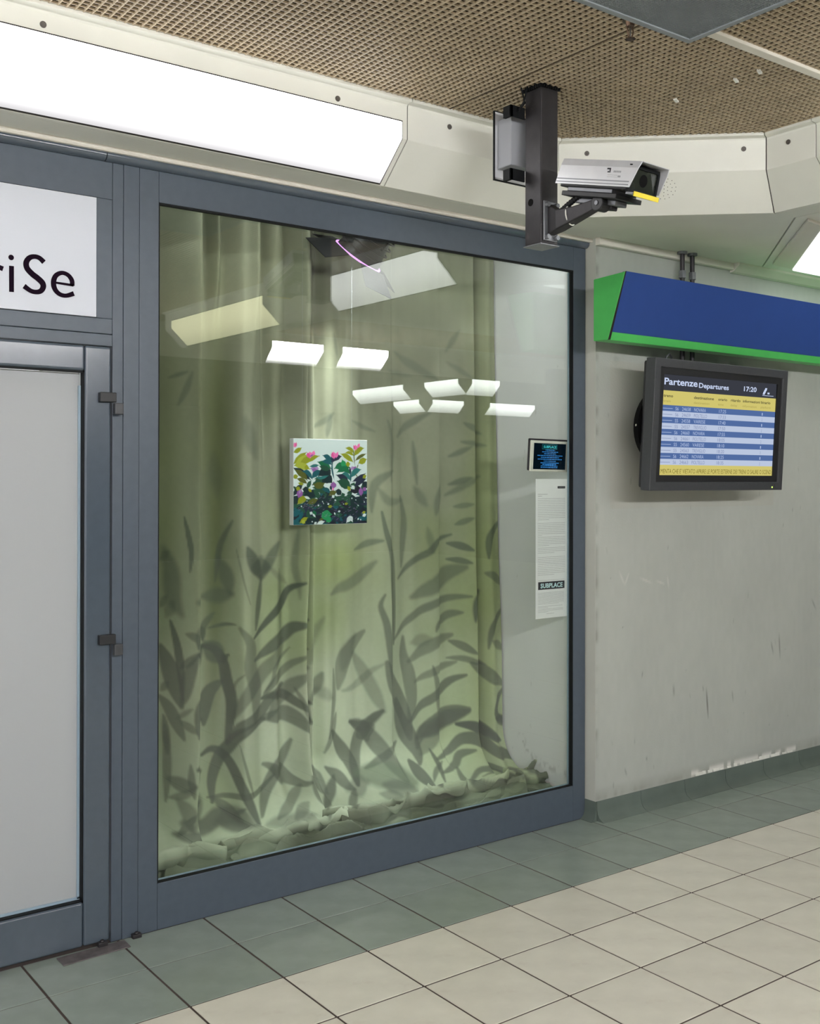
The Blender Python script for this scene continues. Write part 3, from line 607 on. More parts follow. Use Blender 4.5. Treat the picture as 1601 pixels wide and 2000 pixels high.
# ---------------------------------------------------------------- the painted curtain
STROKES = "0.0165 0.4 0.007 1.89 1.971 1.797 1.951;0.031 0.35 0.0113 1.908 1.966 1.879 1.899 1.844 1.843;0.021 0.3 0.0093 2.615 2.091 2.586 2.208;0.0416 0.35 0.0131 2.94 2.151 3.065 2.084 3.162 2.033;0.0288 0.35 0.0136 3.235 2.121 3.378 2.045;0.0249 0.3 0.0131 2.894 2.061 3.034 2.044;0.0283 0.35 0.0134 3.301 2.281 3.227 2.172;0.0261 0.4 0.0092 2.587 1.851 2.545 1.82 2.489 1.782;0.0287 0.4 0.0092 2.566 1.838 2.545 1.742;0.0216 0.35 0.0096 2.687 1.819 2.82 1.774;0.0358 0.4 0.013 3.13 1.872 3.003 1.804 2.949 1.753;0.0319 0.45 0.0103 3.327 1.828 3.438 1.779;0.0283 0.45 0.0101 3.37 1.711 3.244 1.664;0.0262 0.45 0.0103 3.311 1.736 3.465 1.72;0.03 0.35 0.0129 2.88 1.825 2.91 1.727 2.903 1.541;0.0278 0.4 0.0131 3.042 1.73 3.066 1.529;0.0431 0.45 0.0127 2.918 1.591 2.82 1.529 2.805 1.403;0.0312 0.5 0.0101 3.37 1.561 3.245 1.528;0.034 0.4 0.0134 3.43 1.568 3.228 1.477;0.0729 0.25 0.0287 1.986 1.651 2.005 1.486;0.0622 0.3 0.0294 2.134 1.799 2.185 1.643;0.0257 0.55 0.0027 1.873 1.403 1.895 1.325 1.907 1.262 1.901 1.19;0.029 0.55 0.0082 2.079 1.381 2.027 1.295 2.01 1.227 1.998 1.133;0.0533 0.6 0.0098 2.151 1.269 2.181 1.198 2.206 1.143;0.0478 0.55 0.0113 2.295 1.283 2.249 1.206 2.212 1.132;0.0892 0.55 0.0176 2.212 1.218 2.209 1.148;0.0238 0.6 0.0056 2.212 1.143 2.2 1.035 2.188 0.928;0.0361 0.75 0.0043 2.429 1.108 2.343 1.081 2.299 1.012 2.237 0.952 2.182 0.897;0.0573 0.7 0.0071 2.449 0.93 2.368 0.92 2.312 0.88 2.237 0.832 2.188 0.805;0.0655 0.5 0.0113 2.312 0.869 2.287 0.8 2.219 0.742 2.129 0.639 2.081 0.571;0.0562 0.5 0.0084 2.116 0.942 2.164 0.877 2.164 0.78 2.189 0.681 2.189 0.551;0.0094 0.4 0.0042 2.097 1.266 2.139 1.114 2.164 1.038;0.0163 0.6 0.0041 1.967 0.941 2.045 0.956 2.098 0.957;0.0316 0.5 0.0095 1.993 1.002 1.947 0.953 1.942 0.896;0.0397 0.7 0.0054 1.81 0.995 1.841 0.905 1.858 0.811 1.869 0.696;0.0849 0.65 0.0094 1.764 0.891 1.802 0.816 1.841 0.72 1.863 0.666;0.0626 0.6 0.0094 1.936 0.86 1.897 0.786 1.88 0.715 1.863 0.671;0.0582 0.75 0.0069 1.942 0.87 1.993 0.855 2.034 0.804 2.052 0.728 2.075 0.651 2.07 0.567 2.052 0.469;0.0867 0.6 0.0137 1.953 0.879 1.993 0.844 2.034 0.804;0.0232 0.7 0.0041 2.063 0.833 2.022 0.799;0.0661 0.65 0.0082 2.028 0.72 1.976 0.684 1.954 0.634 1.948 0.551;0.0594 0.6 0.008 1.759 0.693 1.803 0.653 1.841 0.596 1.875 0.54;0.0393 0.6 0.0066 1.778 0.62 1.789 0.562 1.798 0.474;0.0129 0.5 0.0042 2.14 0.756 2.099 0.723 2.081 0.672;0.0348 0.55 0.0057 2.452 0.801 2.362 0.766 2.287 0.708 2.219 0.634;0.0662 0.55 0.01 2.449 0.718 2.363 0.672 2.3 0.619 2.25 0.549;0.0192 0.5 0.0057 2.35 0.833 2.287 0.768 2.268 0.704 2.225 0.655;0.0425 0.7 0.0072 2.216 0.634 2.287 0.642 2.376 0.604 2.466 0.56;0.0275 0.5 0.0072 2.375 0.66 2.427 0.587 2.466 0.482;0.0505 0.65 0.007 2.312 0.678 2.25 0.625 2.201 0.571 2.117 0.539 2.058 0.468;0.0701 0.6 0.0086 2.217 0.553 2.312 0.552 2.395 0.525 2.466 0.476;0.0308 0.4 0.0079 1.791 1.093 1.764 1.049;0.0847 0.45 0.0267 1.779 1.277 1.812 1.189 1.824 1.086 1.863 1.022;0.0699 0.5 0.0207 2.021 1.216 2.056 1.14 2.068 1.087;0.0637 0.5 0.0205 1.941 1.073 2.01 1.074 2.08 1.081;0.0365 0.4 0.0144 2.393 1.333 2.374 1.19 2.394 1.1 2.4 1.044;0.037 0.35 0.0146 2.531 0.935 2.491 0.848 2.465 0.739;0.0463 0.5 0.0088 2.525 0.688 2.498 0.623 2.466 0.571;0.063 0.35 0.0186 2.707 0.841 2.666 0.787 2.639 0.693;0.0499 0.3 0.0221 2.492 0.624 2.585 0.568;0.0262 0.5 0.0074 2.591 0.698 2.592 0.556 2.559 0.396;0.0344 0.5 0.0081 1.885 0.948 1.936 0.933 1.942 0.896;0.0169 0.35 0.0085 2.298 1.171 2.305 0.919;0.0242 0.3 0.0114 2.249 1.184 2.336 1.103;0.0338 0.35 0.0106 1.763 1.237 1.801 1.266;0.0506 0.35 0.0159 1.824 1.071 1.791 1.011;0.0336 0.5 0.0066 1.803 0.755 1.765 0.718;0.0343 0.55 0.0054 1.858 0.816 1.913 0.852 1.942 0.875;0.0342 0.5 0.0081 1.858 0.605 1.897 0.589 1.937 0.568;0.0226 0.5 0.008 1.914 0.66 1.841 0.617;0.039 0.6 0.0054 2.854 1.4 2.876 1.308 2.912 1.195 2.92 1.047 2.928 0.869 2.928 0.78;0.0393 0.45 0.0093 2.97 1.472 2.993 1.37 2.986 1.251 2.979 1.139;0.0389 0.35 0.0153 2.839 1.508 2.89 1.449 2.978 1.454;0.032 0.5 0.0076 2.862 1.267 2.783 1.258 2.699 1.232;0.0568 0.45 0.0149 2.826 1.169 2.748 1.115 2.679 1.084 2.57 1.039;0.0333 0.6 0.0079 3.257 1.285 3.175 1.257 3.129 1.204 3.038 1.16 2.957 1.086;0.0803 0.5 0.0158 3.341 1.125 3.238 1.102 3.16 1.045 3.038 0.992;0.0398 0.55 0.0078 3.37 0.983 3.238 0.979 3.099 0.934 3.009 0.875 2.935 0.803;0.0402 0.55 0.0079 3.318 0.906 3.238 0.899 3.176 0.855 3.161 0.826;0.0388 0.6 0.0076 2.869 1.015 2.848 0.963 2.877 0.873 2.899 0.724 2.914 0.575;0.0598 0.5 0.0094 3.258 0.8 3.176 0.776 3.099 0.741 3.024 0.688;0.0658 0.55 0.0093 2.994 0.804 2.994 0.721 3.024 0.622 3.039 0.501 3.025 0.407;0.0375 0.6 0.0064 3.238 1.243 3.317 1.228 3.382 1.207;0.0306 0.6 0.0064 3.234 1.166 3.301 1.16 3.374 1.145;0.0409 0.6 0.0064 3.243 0.77 3.318 0.745 3.399 0.707;0.0307 0.55 0.0065 3.231 0.689 3.334 0.682 3.456 0.645;0.0659 0.6 0.0082 3.366 0.66 3.473 0.599 3.574 0.534;0.0691 0.5 0.0089 2.763 0.853 2.687 0.797 2.639 0.721 2.619 0.609;0.0705 0.4 0.0152 2.693 0.762 2.749 0.681 2.806 0.588 2.863 0.476;0.038 0.35 0.012 2.859 0.693 2.792 0.659 2.715 0.616 2.639 0.596;0.0817 0.6 0.0077 2.877 0.7 2.914 0.599 2.965 0.51 3.01 0.397 3.025 0.323;0.0335 0.55 0.0079 3.142 0.658 3.169 0.57 3.177 0.484 3.185 0.392;0.0469 0.65 0.0063 3.338 0.604 3.247 0.58 3.177 0.527 3.085 0.471 3.028 0.401;0.0399 0.5 0.0079 3.282 0.668 3.192 0.647 3.115 0.619 3.054 0.589;0.0935 0.65 0.0079 3.351 0.438 3.255 0.419 3.146 0.379 3.07 0.323;0.05 0.75 0.0066 3.283 0.366 3.383 0.359 3.482 0.314 3.54 0.268;0.0412 0.7 0.0114 3.423 1.005 3.398 0.956 3.39 0.863;0.0431 0.6 0.0066 3.551 1.34 3.488 1.266 3.48 1.165;0.0418 0.5 0.0066 3.46 1.091 3.514 1.075 3.569 1.028;0.0361 0.6 0.0066 3.569 0.913 3.498 0.823 3.473 0.725;0.0363 0.7 0.0066 3.582 0.524 3.532 0.466 3.523 0.391 3.617 0.328;0.0421 0.5 0.0099 3.498 0.76 3.573 0.709;0.0274 0.4 0.0065 3.269 1.42 3.381 1.431;0.0309 0.45 0.0065 3.277 1.334 3.381 1.363;0.0509 0.6 0.006 2.67 0.455 2.75 0.421 2.856 0.479;0.115 0.5 0.0106 2.757 0.431 2.778 0.359;0.0466 0.35 0.0197 3.052 1.513 3.113 1.428;0.0468 0.4 0.0158 3.19 1.519 3.159 1.385;0.0334 0.35 0.0158 3.121 1.319 3.144 1.204;0.06 0.35 0.0197 3.039 0.776 3.13 0.792;0.0443 0.55 0.007 1.784 0.583 1.795 0.495 1.796 0.388 1.79 0.282;0.0578 0.7 0.0072 2.226 0.547 2.118 0.51 2.063 0.457 2.014 0.403 1.984 0.314 1.99 0.22;0.0491 0.75 0.0073 1.939 0.425 1.983 0.446 2.038 0.421 2.088 0.364 2.138 0.266 2.176 0.181 2.208 0.107;0.0629 0.6 0.0089 2.357 0.434 2.311 0.363 2.265 0.296 2.233 0.227 2.221 0.139;0.054 0.6 0.0075 2.223 0.36 2.278 0.334 2.344 0.266 2.418 0.242 2.459 0.253;0.0604 0.5 0.009 2.404 0.233 2.358 0.171 2.298 0.102;0.0308 0.6 0.0058 2.278 0.311 2.201 0.25 2.113 0.248 2.014 0.243 1.966 0.243;0.052 0.6 0.0101 1.999 0.232 2.063 0.179 2.132 0.116;0.0246 0.6 0.0073 2.144 0.192 2.088 0.152;0.036 0.55 0.0071 1.906 0.441 1.912 0.37 1.924 0.313;0.0596 0.55 0.0113 1.801 0.376 1.871 0.36 1.93 0.361;0.0358 0.5 0.0099 1.807 0.3 1.877 0.321 1.93 0.356;0.1378 0.6 0.0212 1.877 0.191 1.907 0.169;0.0778 0.5 0.017 1.848 0.293 1.9 0.241 1.924 0.15;0.0914 0.65 0.0216 1.837 0.134 1.954 0.117 2.027 0.152 2.101 0.105 2.214 0.072;0.1046 0.55 0.0291 2.014 0.132 2.1 0.15 2.189 0.1;0.0699 0.45 0.0225 2.246 0.094 2.345 0.082 2.466 0.082;0.0136 0.5 0.0044 2.118 0.465 2.15 0.36 2.182 0.236;0.0629 0.65 0.0078 2.579 0.423 2.633 0.326 2.676 0.248 2.705 0.147;0.0528 0.65 0.0078 2.538 0.264 2.598 0.213 2.648 0.151 2.684 0.126;0.0587 0.7 0.0108 2.576 0.216 2.556 0.137 2.528 0.047;0.0551 0.6 0.0092 2.465 0.281 2.507 0.181 2.542 0.127;0.0495 0.6 0.0109 2.684 0.126 2.655 0.017;0.0327 0.5 0.0077 2.604 0.498 2.576 0.406 2.534 0.335;0.0638 0.45 0.0121 2.438 0.146 2.378 0.07;0.0745 0.6 0.0106 2.854 0.474 2.775 0.413 2.718 0.367 2.694 0.262 2.702 0.153;0.0792 0.6 0.0107 2.673 0.454 2.742 0.424 2.817 0.339 2.893 0.231 2.971 0.121;0.0454 0.6 0.0089 2.94 0.321 2.851 0.258 2.751 0.219;0.089 0.65 0.0091 2.944 0.515 2.979 0.399 3.031 0.307 3.058 0.219 3.058 0.191;0.0864 0.6 0.0111 3.35 0.429 3.238 0.4 3.156 0.368 3.084 0.335 3.058 0.275;0.0939 0.5 0.0148 3.183 0.4 3.129 0.307 3.076 0.237;0.0489 0.75 0.0058 3.28 0.369 3.379 0.355 3.485 0.3 3.549 0.258;0.0687 0.7 0.0076 3.165 0.202 3.239 0.241 3.313 0.295 3.408 0.289 3.495 0.225 3.604 0.164 3.665 0.128;0.0492 0.65 0.0075 3.384 0.234 3.294 0.211 3.257 0.159 3.184 0.121;0.0252 0.7 0.0056 3.12 0.259 3.165 0.167 3.184 0.064;0.0621 0.7 0.0073 2.996 0.215 3.058 0.127 3.121 0.046;0.0372 0.65 0.0076 3.675 0.055 3.505 0.12 3.408 0.128 3.351 0.086 3.295 0.03;0.0571 0.6 0.0077 3.266 0.136 3.295 0.052 3.38 0.008 3.495 0.01 3.554 0.052 3.619 0.026;0.0163 0.6 0.0058 3.399 0.085 3.486 0.108 3.675 0.047;0.0583 0.65 0.0099 3.665 0.147 3.685 0.068 3.737 -0.031;0.0334 0.75 0.0059 3.589 0.234 3.695 0.226;0.0496 0.7 0.0078 3.514 0.385 3.609 0.332;0.1364 0.6 0.0314 2.702 0.207 2.859 0.167 3.014 0.1;0.0848 0.5 0.0228 2.843 0.122 3.005 0.066;0.0314 0.6 0.0074 3.184 0.185 3.147 0.134 3.125 0.081;0.1122 0.45 0.0265 2.654 0.134 2.751 0.145;0.0535 0.45 0.0145 2.818 0.078 2.928 0.045"
PW, PH = 1130, 1380
PX0, PX1, PZ0, PZ1 = 1.38, 3.72, -0.05, 2.80
pxg, pzg = np.meshgrid(np.linspace(PX0, PX1, PW), np.linspace(PZ0, PZ1, PH))
pxg = pxg.astype(np.float32); pzg = pzg.astype(np.float32)
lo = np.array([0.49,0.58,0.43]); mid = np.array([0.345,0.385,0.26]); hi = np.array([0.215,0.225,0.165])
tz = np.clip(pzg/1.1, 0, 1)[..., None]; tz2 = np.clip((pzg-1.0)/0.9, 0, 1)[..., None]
cloth = (lo*(1-tz)+mid*tz)*(1-tz2)+hi*tz2  # dyed gradient, darkened upward to stand in for the weaker light there
nA = vnoise(PH, PW, (9, 8), 41); nB = vnoise(PH, PW, (20, 16), 42); nC = vnoise(PH, PW, (5, 5), 43)
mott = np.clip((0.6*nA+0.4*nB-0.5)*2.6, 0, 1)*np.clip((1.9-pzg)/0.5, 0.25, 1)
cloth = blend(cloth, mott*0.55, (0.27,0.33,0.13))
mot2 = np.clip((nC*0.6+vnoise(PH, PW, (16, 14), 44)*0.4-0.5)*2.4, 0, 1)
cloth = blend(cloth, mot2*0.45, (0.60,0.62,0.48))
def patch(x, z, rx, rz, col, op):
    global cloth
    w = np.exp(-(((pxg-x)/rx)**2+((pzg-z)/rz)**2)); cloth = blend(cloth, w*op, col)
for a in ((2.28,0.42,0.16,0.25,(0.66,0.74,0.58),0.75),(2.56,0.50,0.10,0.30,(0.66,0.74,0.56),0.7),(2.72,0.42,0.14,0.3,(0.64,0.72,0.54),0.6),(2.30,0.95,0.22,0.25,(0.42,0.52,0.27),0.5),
          (2.05,0.25,0.2,0.15,(0.40,0.50,0.25),0.4),(1.995,1.25,0.050,1.0,(0.10,0.125,0.05),0.8),(1.86,1.3,0.07,1.0,(0.42,0.46,0.33),0.55),(2.16,1.5,0.06,0.8,(0.38,0.40,0.31),0.5),(2.60,1.18,0.16,0.12,(0.33,0.40,0.14),0.6),(1.80,1.6,0.10,0.6,(0.24,0.27,0.13),0.5),  # olive dye, deepened in fold valleys and lightened on crests to paint shading
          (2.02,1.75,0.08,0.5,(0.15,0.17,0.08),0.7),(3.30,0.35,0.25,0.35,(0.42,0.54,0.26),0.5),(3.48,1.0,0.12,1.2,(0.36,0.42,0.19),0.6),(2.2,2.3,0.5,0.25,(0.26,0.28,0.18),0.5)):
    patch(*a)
for ent in STROKES.split(';'):
    q = [float(v) for v in ent.split()]; w, op, sf = q[:3]; pts = crom(list(zip(q[3::2], q[4::2])), 4)
    xs_ = [p[0] for p in pts]; zz_ = [p[1] for p in pts]; pad = w+sf*2+0.01
    j0 = max(int((min(xs_)-pad-PX0)/(PX1-PX0)*PW), 0); j1 = min(int((max(xs_)+pad-PX0)/(PX1-PX0)*PW)+1, PW)
    i0 = max(int((min(zz_)-pad-PZ0)/(PZ1-PZ0)*PH), 0); i1 = min(int((max(zz_)+pad-PZ0)/(PZ1-PZ0)*PH)+1, PH)
    if j1 <= j0 or i1 <= i0: continue
    xx = pxg[i0:i1, j0:j1]; zz = pzg[i0:i1, j0:j1]; d, t = seg_dist(xx, zz, pts)
    wid = w*(0.12+0.88*np.sin(np.pi*np.clip(t*0.92+0.04, 0, 1))**0.8)/2
    v = np.clip(0.5-(d-wid)/(sf*1.2+0.003), 0, 1); v = v*v*(3-2*v)*min(op*1.2, 0.9)
    dark = np.array([0.085,0.105,0.085]) if sf < 0.03 else np.array([0.13,0.18,0.12])
    cloth[i0:i1, j0:j1] = blend(cloth[i0:i1, j0:j1], v, dark)
pudd = np.clip((0.055-pzg)/0.05, 0, 1); cloth = blend(cloth, pudd*np.clip(0.80+0.5*(nB-0.5), 0, 0.95), (0.060,0.072,0.040))  # olive cloth on the floor, coloured darker to stand in for its shade
cloth *= (1+0.05*(vnoise(PH, PW, (230, 190), 45)-0.5))[..., None]
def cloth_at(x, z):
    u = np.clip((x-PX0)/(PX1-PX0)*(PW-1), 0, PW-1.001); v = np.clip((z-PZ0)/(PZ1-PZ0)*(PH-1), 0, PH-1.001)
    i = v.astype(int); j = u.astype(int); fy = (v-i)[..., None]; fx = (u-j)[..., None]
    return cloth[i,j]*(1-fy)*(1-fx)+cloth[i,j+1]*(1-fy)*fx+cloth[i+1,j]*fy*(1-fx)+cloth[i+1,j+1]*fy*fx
def sstep(x, a, b):
    t = np.clip((x-a)/(b-a), 0, 1); return t*t*(3-2*t)
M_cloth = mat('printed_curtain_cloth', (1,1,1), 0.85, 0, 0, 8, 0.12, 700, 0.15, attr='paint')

def curtain(name, x0, x1, nc, yb, folds, label, flareF, seed, edge):
    """folds: (x, half width left, half width right, depth, top z of effect lo, hi)"""
    n_v = 430; n_f = 70; n_p = 120
    cx = np.linspace(0, 1, nc)
    rows = []
    zt, zf = 2.74, 0.34
    xr0 = x0+(x1-x0)*cx
    nz = vnoise(n_v+n_f+n_p, nc, (7, 9), seed); nz2 = vnoise(n_v+n_f+n_p, nc, (3, 26), seed+1); nz3 = vnoise(n_v+n_f+n_p, nc, (40, 9), seed+2)
    R = n_v+n_f+n_p
    Pp = np.zeros((R, nc, 3)); Wc = np.zeros((R, nc, 2))
    F = flareF(xr0)
    for r in range(R):
        if r < n_v:
            s = r/(n_v-1); z = np.full(nc, zt+(zf-zt)*s); fwd = np.zeros(nc); fl = 0.0
        elif r < n_v+n_f:
            s = (r-n_v+1)/n_f; z = zf+(0.118-zf)*(1-(1-s)**1.6)*1.0+0*cx; fwd = F*0.55*s**1.7; fl = s
        else:
            s = (r-n_v-n_f+1)/n_p; z = np.full(nc, 0.118); fwd = F*(0.55+0.45*s); fl = 1.0
        zz = float(z[0])
        y = np.full(nc, yb)
        x = xr0.copy()
        for (fx, wl, wr, dep, zl, zh, lean) in folds:
            c = fx+lean*(2.74-zz)
            g = np.where(xr0 < c, np.exp(-((xr0-c)/wl)**2), np.exp(-((xr0-c)/wr)**2))
            k = 1.0
            if zl is not None: k = float(sstep(np.array(zz), zl, zh)) if zh > zl else 1-float(sstep(np.array(zz), zh, zl))
            y = y-dep*g*k*(1-0.6*fl)
        if x1 > 3: y = y-0.09*min(max((2.7-zz)/2.4, 0), 1)*sstep(xr0, 3.05, 3.57)+0.03*(1-sstep(xr0, 2.42, 2.60))
        y = y+0.018*(nz[r]-0.5)+0.014*(nz2[r]-0.5)-fwd
        if r >= n_v+n_f:
            s = (r-n_v-n_f+1)/n_p
            a = 1-np.abs(np.sin(s*6.5+2*nz3[r]+xr0*2.5+seed)); b = 1-np.abs(np.sin(s*14-3*nz3[r]-xr0*4))
            amp = np.sin(np.pi*min(s*1.05, 1.0))**0.5 if s < 0.95 else 0.35
            y = y+amp*0.030*np.sin(2*(s*6.5+2*nz3[r]+xr0*2.5+seed))
            z = z+amp*(0.072*a**1.3+0.030*b**1.3+0.022*nz3[r]*(1-s))-0.014*(1-amp)
        elif r >= n_v:
            z = z+0.02*fl*(np.sin(xr0*14+seed+nz[r]*4)*0.5+0.5)
            y = y-0.02*fl*np.sin(xr0*11+nz[r]*5)
        x = x+edge(xr0, zz, fl, x0, x1)
        z = np.maximum(z, 0.1015); y = np.clip(y, 3.560, YBK-0.004); x = np.where(x > 3.567, 3.567, x)
        Pp[r] = np.stack([x, y, z], -1)
        k = (yb-0.02-y)*(0.5*fl)
        Wc[r] = np.stack([x+0.55*np.clip(4.03-y, -0.05, 1), z-0.42*fwd], -1)
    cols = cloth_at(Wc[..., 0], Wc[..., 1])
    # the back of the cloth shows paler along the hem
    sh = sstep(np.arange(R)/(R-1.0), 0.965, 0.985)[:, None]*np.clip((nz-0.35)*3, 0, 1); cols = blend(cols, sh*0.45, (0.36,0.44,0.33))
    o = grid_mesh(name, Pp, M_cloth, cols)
    o.data.flip_normals() if hasattr(o.data, 'flip_normals') else None
    sm = o.modifiers.new('thick', 'SOLIDIFY'); sm.thickness = 0.0015
    return thing(o, label, 'curtain')
fA = lambda x: 0.47-0.02*sstep(x, 2.0, 2.5)
fB = lambda x: 0.55-0.04*sstep(x, 2.6, 3.0)-0.16*sstep(x, 3.15, 3.50)
def edA(x, z, fl, x0, x1):
    w = sstep(x, x1-0.25, x1); return w*(0.010*np.sin(z*6)+0.05*np.clip(0.35-z, 0, 1)/0.25-0.02*fl)
def edB(x, z, fl, x0, x1):
    w = sstep(x, x1-0.40, x1); return w*(-0.03*np.clip((z-0.35)/2.4, 0, 1)*0+0.0*fl)
foldsA = [(1.845,0.070,0.010,0.210,None,None,-0.004),(1.56,0.06,0.05,0.10,None,None,0),(1.70,0.03,0.03,-0.03,None,None,0.01),
          (2.075,0.045,0.10,0.120,None,None,0.004),(2.20,0.014,0.02,-0.030,1.2,2.0,0.015),(2.26,0.05,0.05,0.060,None,None,0.0),(2.36,0.03,0.02,0.045,1.9,2.4,0),
          (1.985,0.020,0.02,0.075,2.0,2.5,0.0),(2.125,0.022,0.018,0.060,1.9,2.45,0),(2.32,0.014,0.03,-0.035,1.3,2.3,0),(2.385,0.040,0.010,0.115,None,None,0.003),(2.30,0.03,0.05,-0.03,0.9,0.3,0.0)]
foldsB = [(2.50,0.03,0.012,0.045,None,None,0.0),(2.57,0.03,0.05,0.03,None,None,0),(2.68,0.02,0.06,0.018,None,None,0),(2.93,0.05,0.012,0.022,None,None,0),(3.02,0.04,0.04,-0.012,None,None,0.004),
          (3.20,0.05,0.010,0.026,None,None,0),(3.33,0.05,0.03,0.02,None,None,0),(3.405,0.05,0.010,0.06,None,None,-0.004),(3.435,0.022,0.018,-0.090,None,None,-0.006),(3.50,0.03,0.04,0.040,None,None,-0.006),
          (3.46,0.04,0.02,0.03,1.0,0.3,0.0)]
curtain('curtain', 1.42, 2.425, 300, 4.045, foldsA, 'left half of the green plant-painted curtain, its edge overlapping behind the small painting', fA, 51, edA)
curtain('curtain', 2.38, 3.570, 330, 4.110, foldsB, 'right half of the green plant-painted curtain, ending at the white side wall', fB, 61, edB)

# ---------------------------------------------------------------- small canvas painting
PWp, PHp = 300, 320
ug, vg = np.meshgrid(np.linspace(0, 1, PWp), np.linspace(0, 1, PHp)); ug = ug.astype(np.float32); vg = vg.astype(np.float32)
art = np.ones((PHp, PWp, 3))*np.array(srgb(222,238,240))
CT = {'L': srgb(150,160,30), 'Y': srgb(175,185,60), 'T': srgb(14,92,104), 'G': srgb(10,110,72), 'D': srgb(16,44,50), 'N': srgb(34,44,70), 'O': srgb(92,98,32), 'K': srgb(24,26,44),
      'P': srgb(245,120,190), 'Q': srgb(232,90,160), 'V': srgb(150,95,170), 'U': srgb(175,140,200), 'E': srgb(32,84,62), 'W': srgb(224,240,242), 'B': srgb(40,120,120), 'H': srgb(30,150,92)}
def leaf(c, w, *pts, sharp=1.0, op=1.0):
    global art
    P_ = []
    for x, y in zip(pts[::2], pts[1::2]):
        v = (y-135)/1350; P_.append(((x-250-25*v)/1160*1.0, v*1.0))
    P_ = crom(P_, 4); wd = w/1160/2; d, t = seg_dist(ug, vg*1.0, P_)
    pr = wd*np.clip(np.maximum(np.sin(np.pi*np.clip(t, 0.0, 1)),0)**1.15*1.15 if sharp else 1.0, 0.12, 1)
    m_ = np.clip(0.5-(d-pr)/0.006, 0, 1)*op; art = blend(art, m_, CT[c])
# dark undergrowth
rp = np.random.RandomState(5)
for k in range(330):
    x, y = rp.uniform(250, 1420), 1500-abs(rp.normal(0, 1))*240
    if y < 850 or (y < 1000 and 900 < x < 0): continue
    a = rp.uniform(0, math.pi); l = rp.uniform(60, 160)
    leaf(rp.choice(list('DDKDENETD')), rp.uniform(50, 110), x-l*math.cos(a), y-l*math.sin(a)*0.7, x, y-15, x+l*math.cos(a), y+l*math.sin(a)*0.7)
for c, w, *p_ in (
  ('L',60,250,350,300,330,375,275),('P',60,265,200,270,275),('Q',28,290,190,285,270),
  ('L',70,250,540,350,430,450,345),('Y',110,270,560,400,470,560,400),('L',90,330,560,480,450,650,400),('Y',90,270,560,380,560,510,610),('L',60,450,630,460,540),
  ('P',110,500,340,510,430),('Q',45,460,350,500,440),('P',50,565,320,550,400),('V',24,500,415,560,378),
  ('U',120,520,600,640,600),('V',50,540,610,620,640),('B',40,500,570,650,545),
  ('D',90,250,590,400,680,520,780),('O',80,280,620,420,720,470,790),('L',60,250,740,330,720),('T',60,390,650,470,660,550,770),('T',80,540,760,600,680,700,640),('D',120,640,720,760,640,820,750),
  ('G',90,625,495,720,530,840,600),('E',70,650,560,760,600,830,600),('T',70,700,390,780,420,850,510),('T',60,690,485,780,490,850,540),('N',80,1000,400,900,430,860,500),('N',22,830,360,850,480,855,600),
  ('T',26,850,480,855,620,890,780),('P',80,870,330,880,440),('Q',30,845,330,870,430),('P',40,940,325,910,430),
  ('G',110,890,600,980,560,1140,580),('H',80,1010,455,1040,540,1060,600),('L',70,1070,530,1140,520),('G',80,930,660,1050,600,1150,690),
  ('L',70,985,360,1080,400,1190,490),('L',50,1060,265,1140,280,1200,350),('L',45,1055,345,1130,340,1200,390),('L',80,1360,260,1270,290,1205,390),('O',45,1400,350,1300,400,1220,470),('L',85,1410,440,1340,470,1275,510),
  ('O',14,1190,240,1200,400,1220,560),('O',14,1275,520,1250,600),('P',60,1220,210,1225,300),('Q',22,1190,210,1210,290),('P',40,1285,185,1260,260),
  ('U',70,1170,560,1190,620),('V',40,1240,560,1200,620),('N',30,1130,570,1160,700),('B',80,1320,610,1230,640,1160,740),('T',26,1150,640,1155,820),('B',60,1000,690,1080,690,1150,790),
  ('N',80,920,700,1040,750,1130,850),('N',60,1400,670,1290,750,1180,810),('N',80,1410,760,1310,800,1215,890),('L',50,1350,750,1410,700),('O',14,1230,680,1270,740),
  ('E',120,550,860,650,800,740,760),('D',130,700,830,780,760,860,830),('B',40,590,730,680,750,800,710),('E',110,560,900,680,920,760,1010),('O',90,560,850,660,870,740,830),('L',40,490,920,540,970),
  ('T',60,700,930,780,940,830,1000),('V',90,880,810,880,920),('P',36,860,920,890,935),('N',36,830,870,850,950),('O',70,810,1030,870,990,930,970),('E',130,940,800,1060,840,1160,930),('L',50,1110,880,1150,960),
  ('O',60,310,760,400,790,470,840),('L',60,300,910,370,930),('L',40,330,830,420,850),('V',90,380,930,340,1060),('U',30,380,920,350,1000),
  ('L',90,330,1160,400,1090,480,1060),('O',70,480,1150,560,1120,640,1090),('V',70,1320,900,1330,1040),('V',60,1400,900,1370,960),
  ('H',130,700,1400,780,1340,860,1330),('H',80,780,1450,850,1380),('G',60,580,1260,600,1360),('L',60,370,1460,430,1410,490,1370),('Y',50,400,1420,450,1460),('L',40,800,1210,870,1200),('L',36,1350,1320,1410,1300),('O',40,660,1440,730,1390),('L',34,1060,1170,1120,1160)):
    leaf(c, w, *p_)
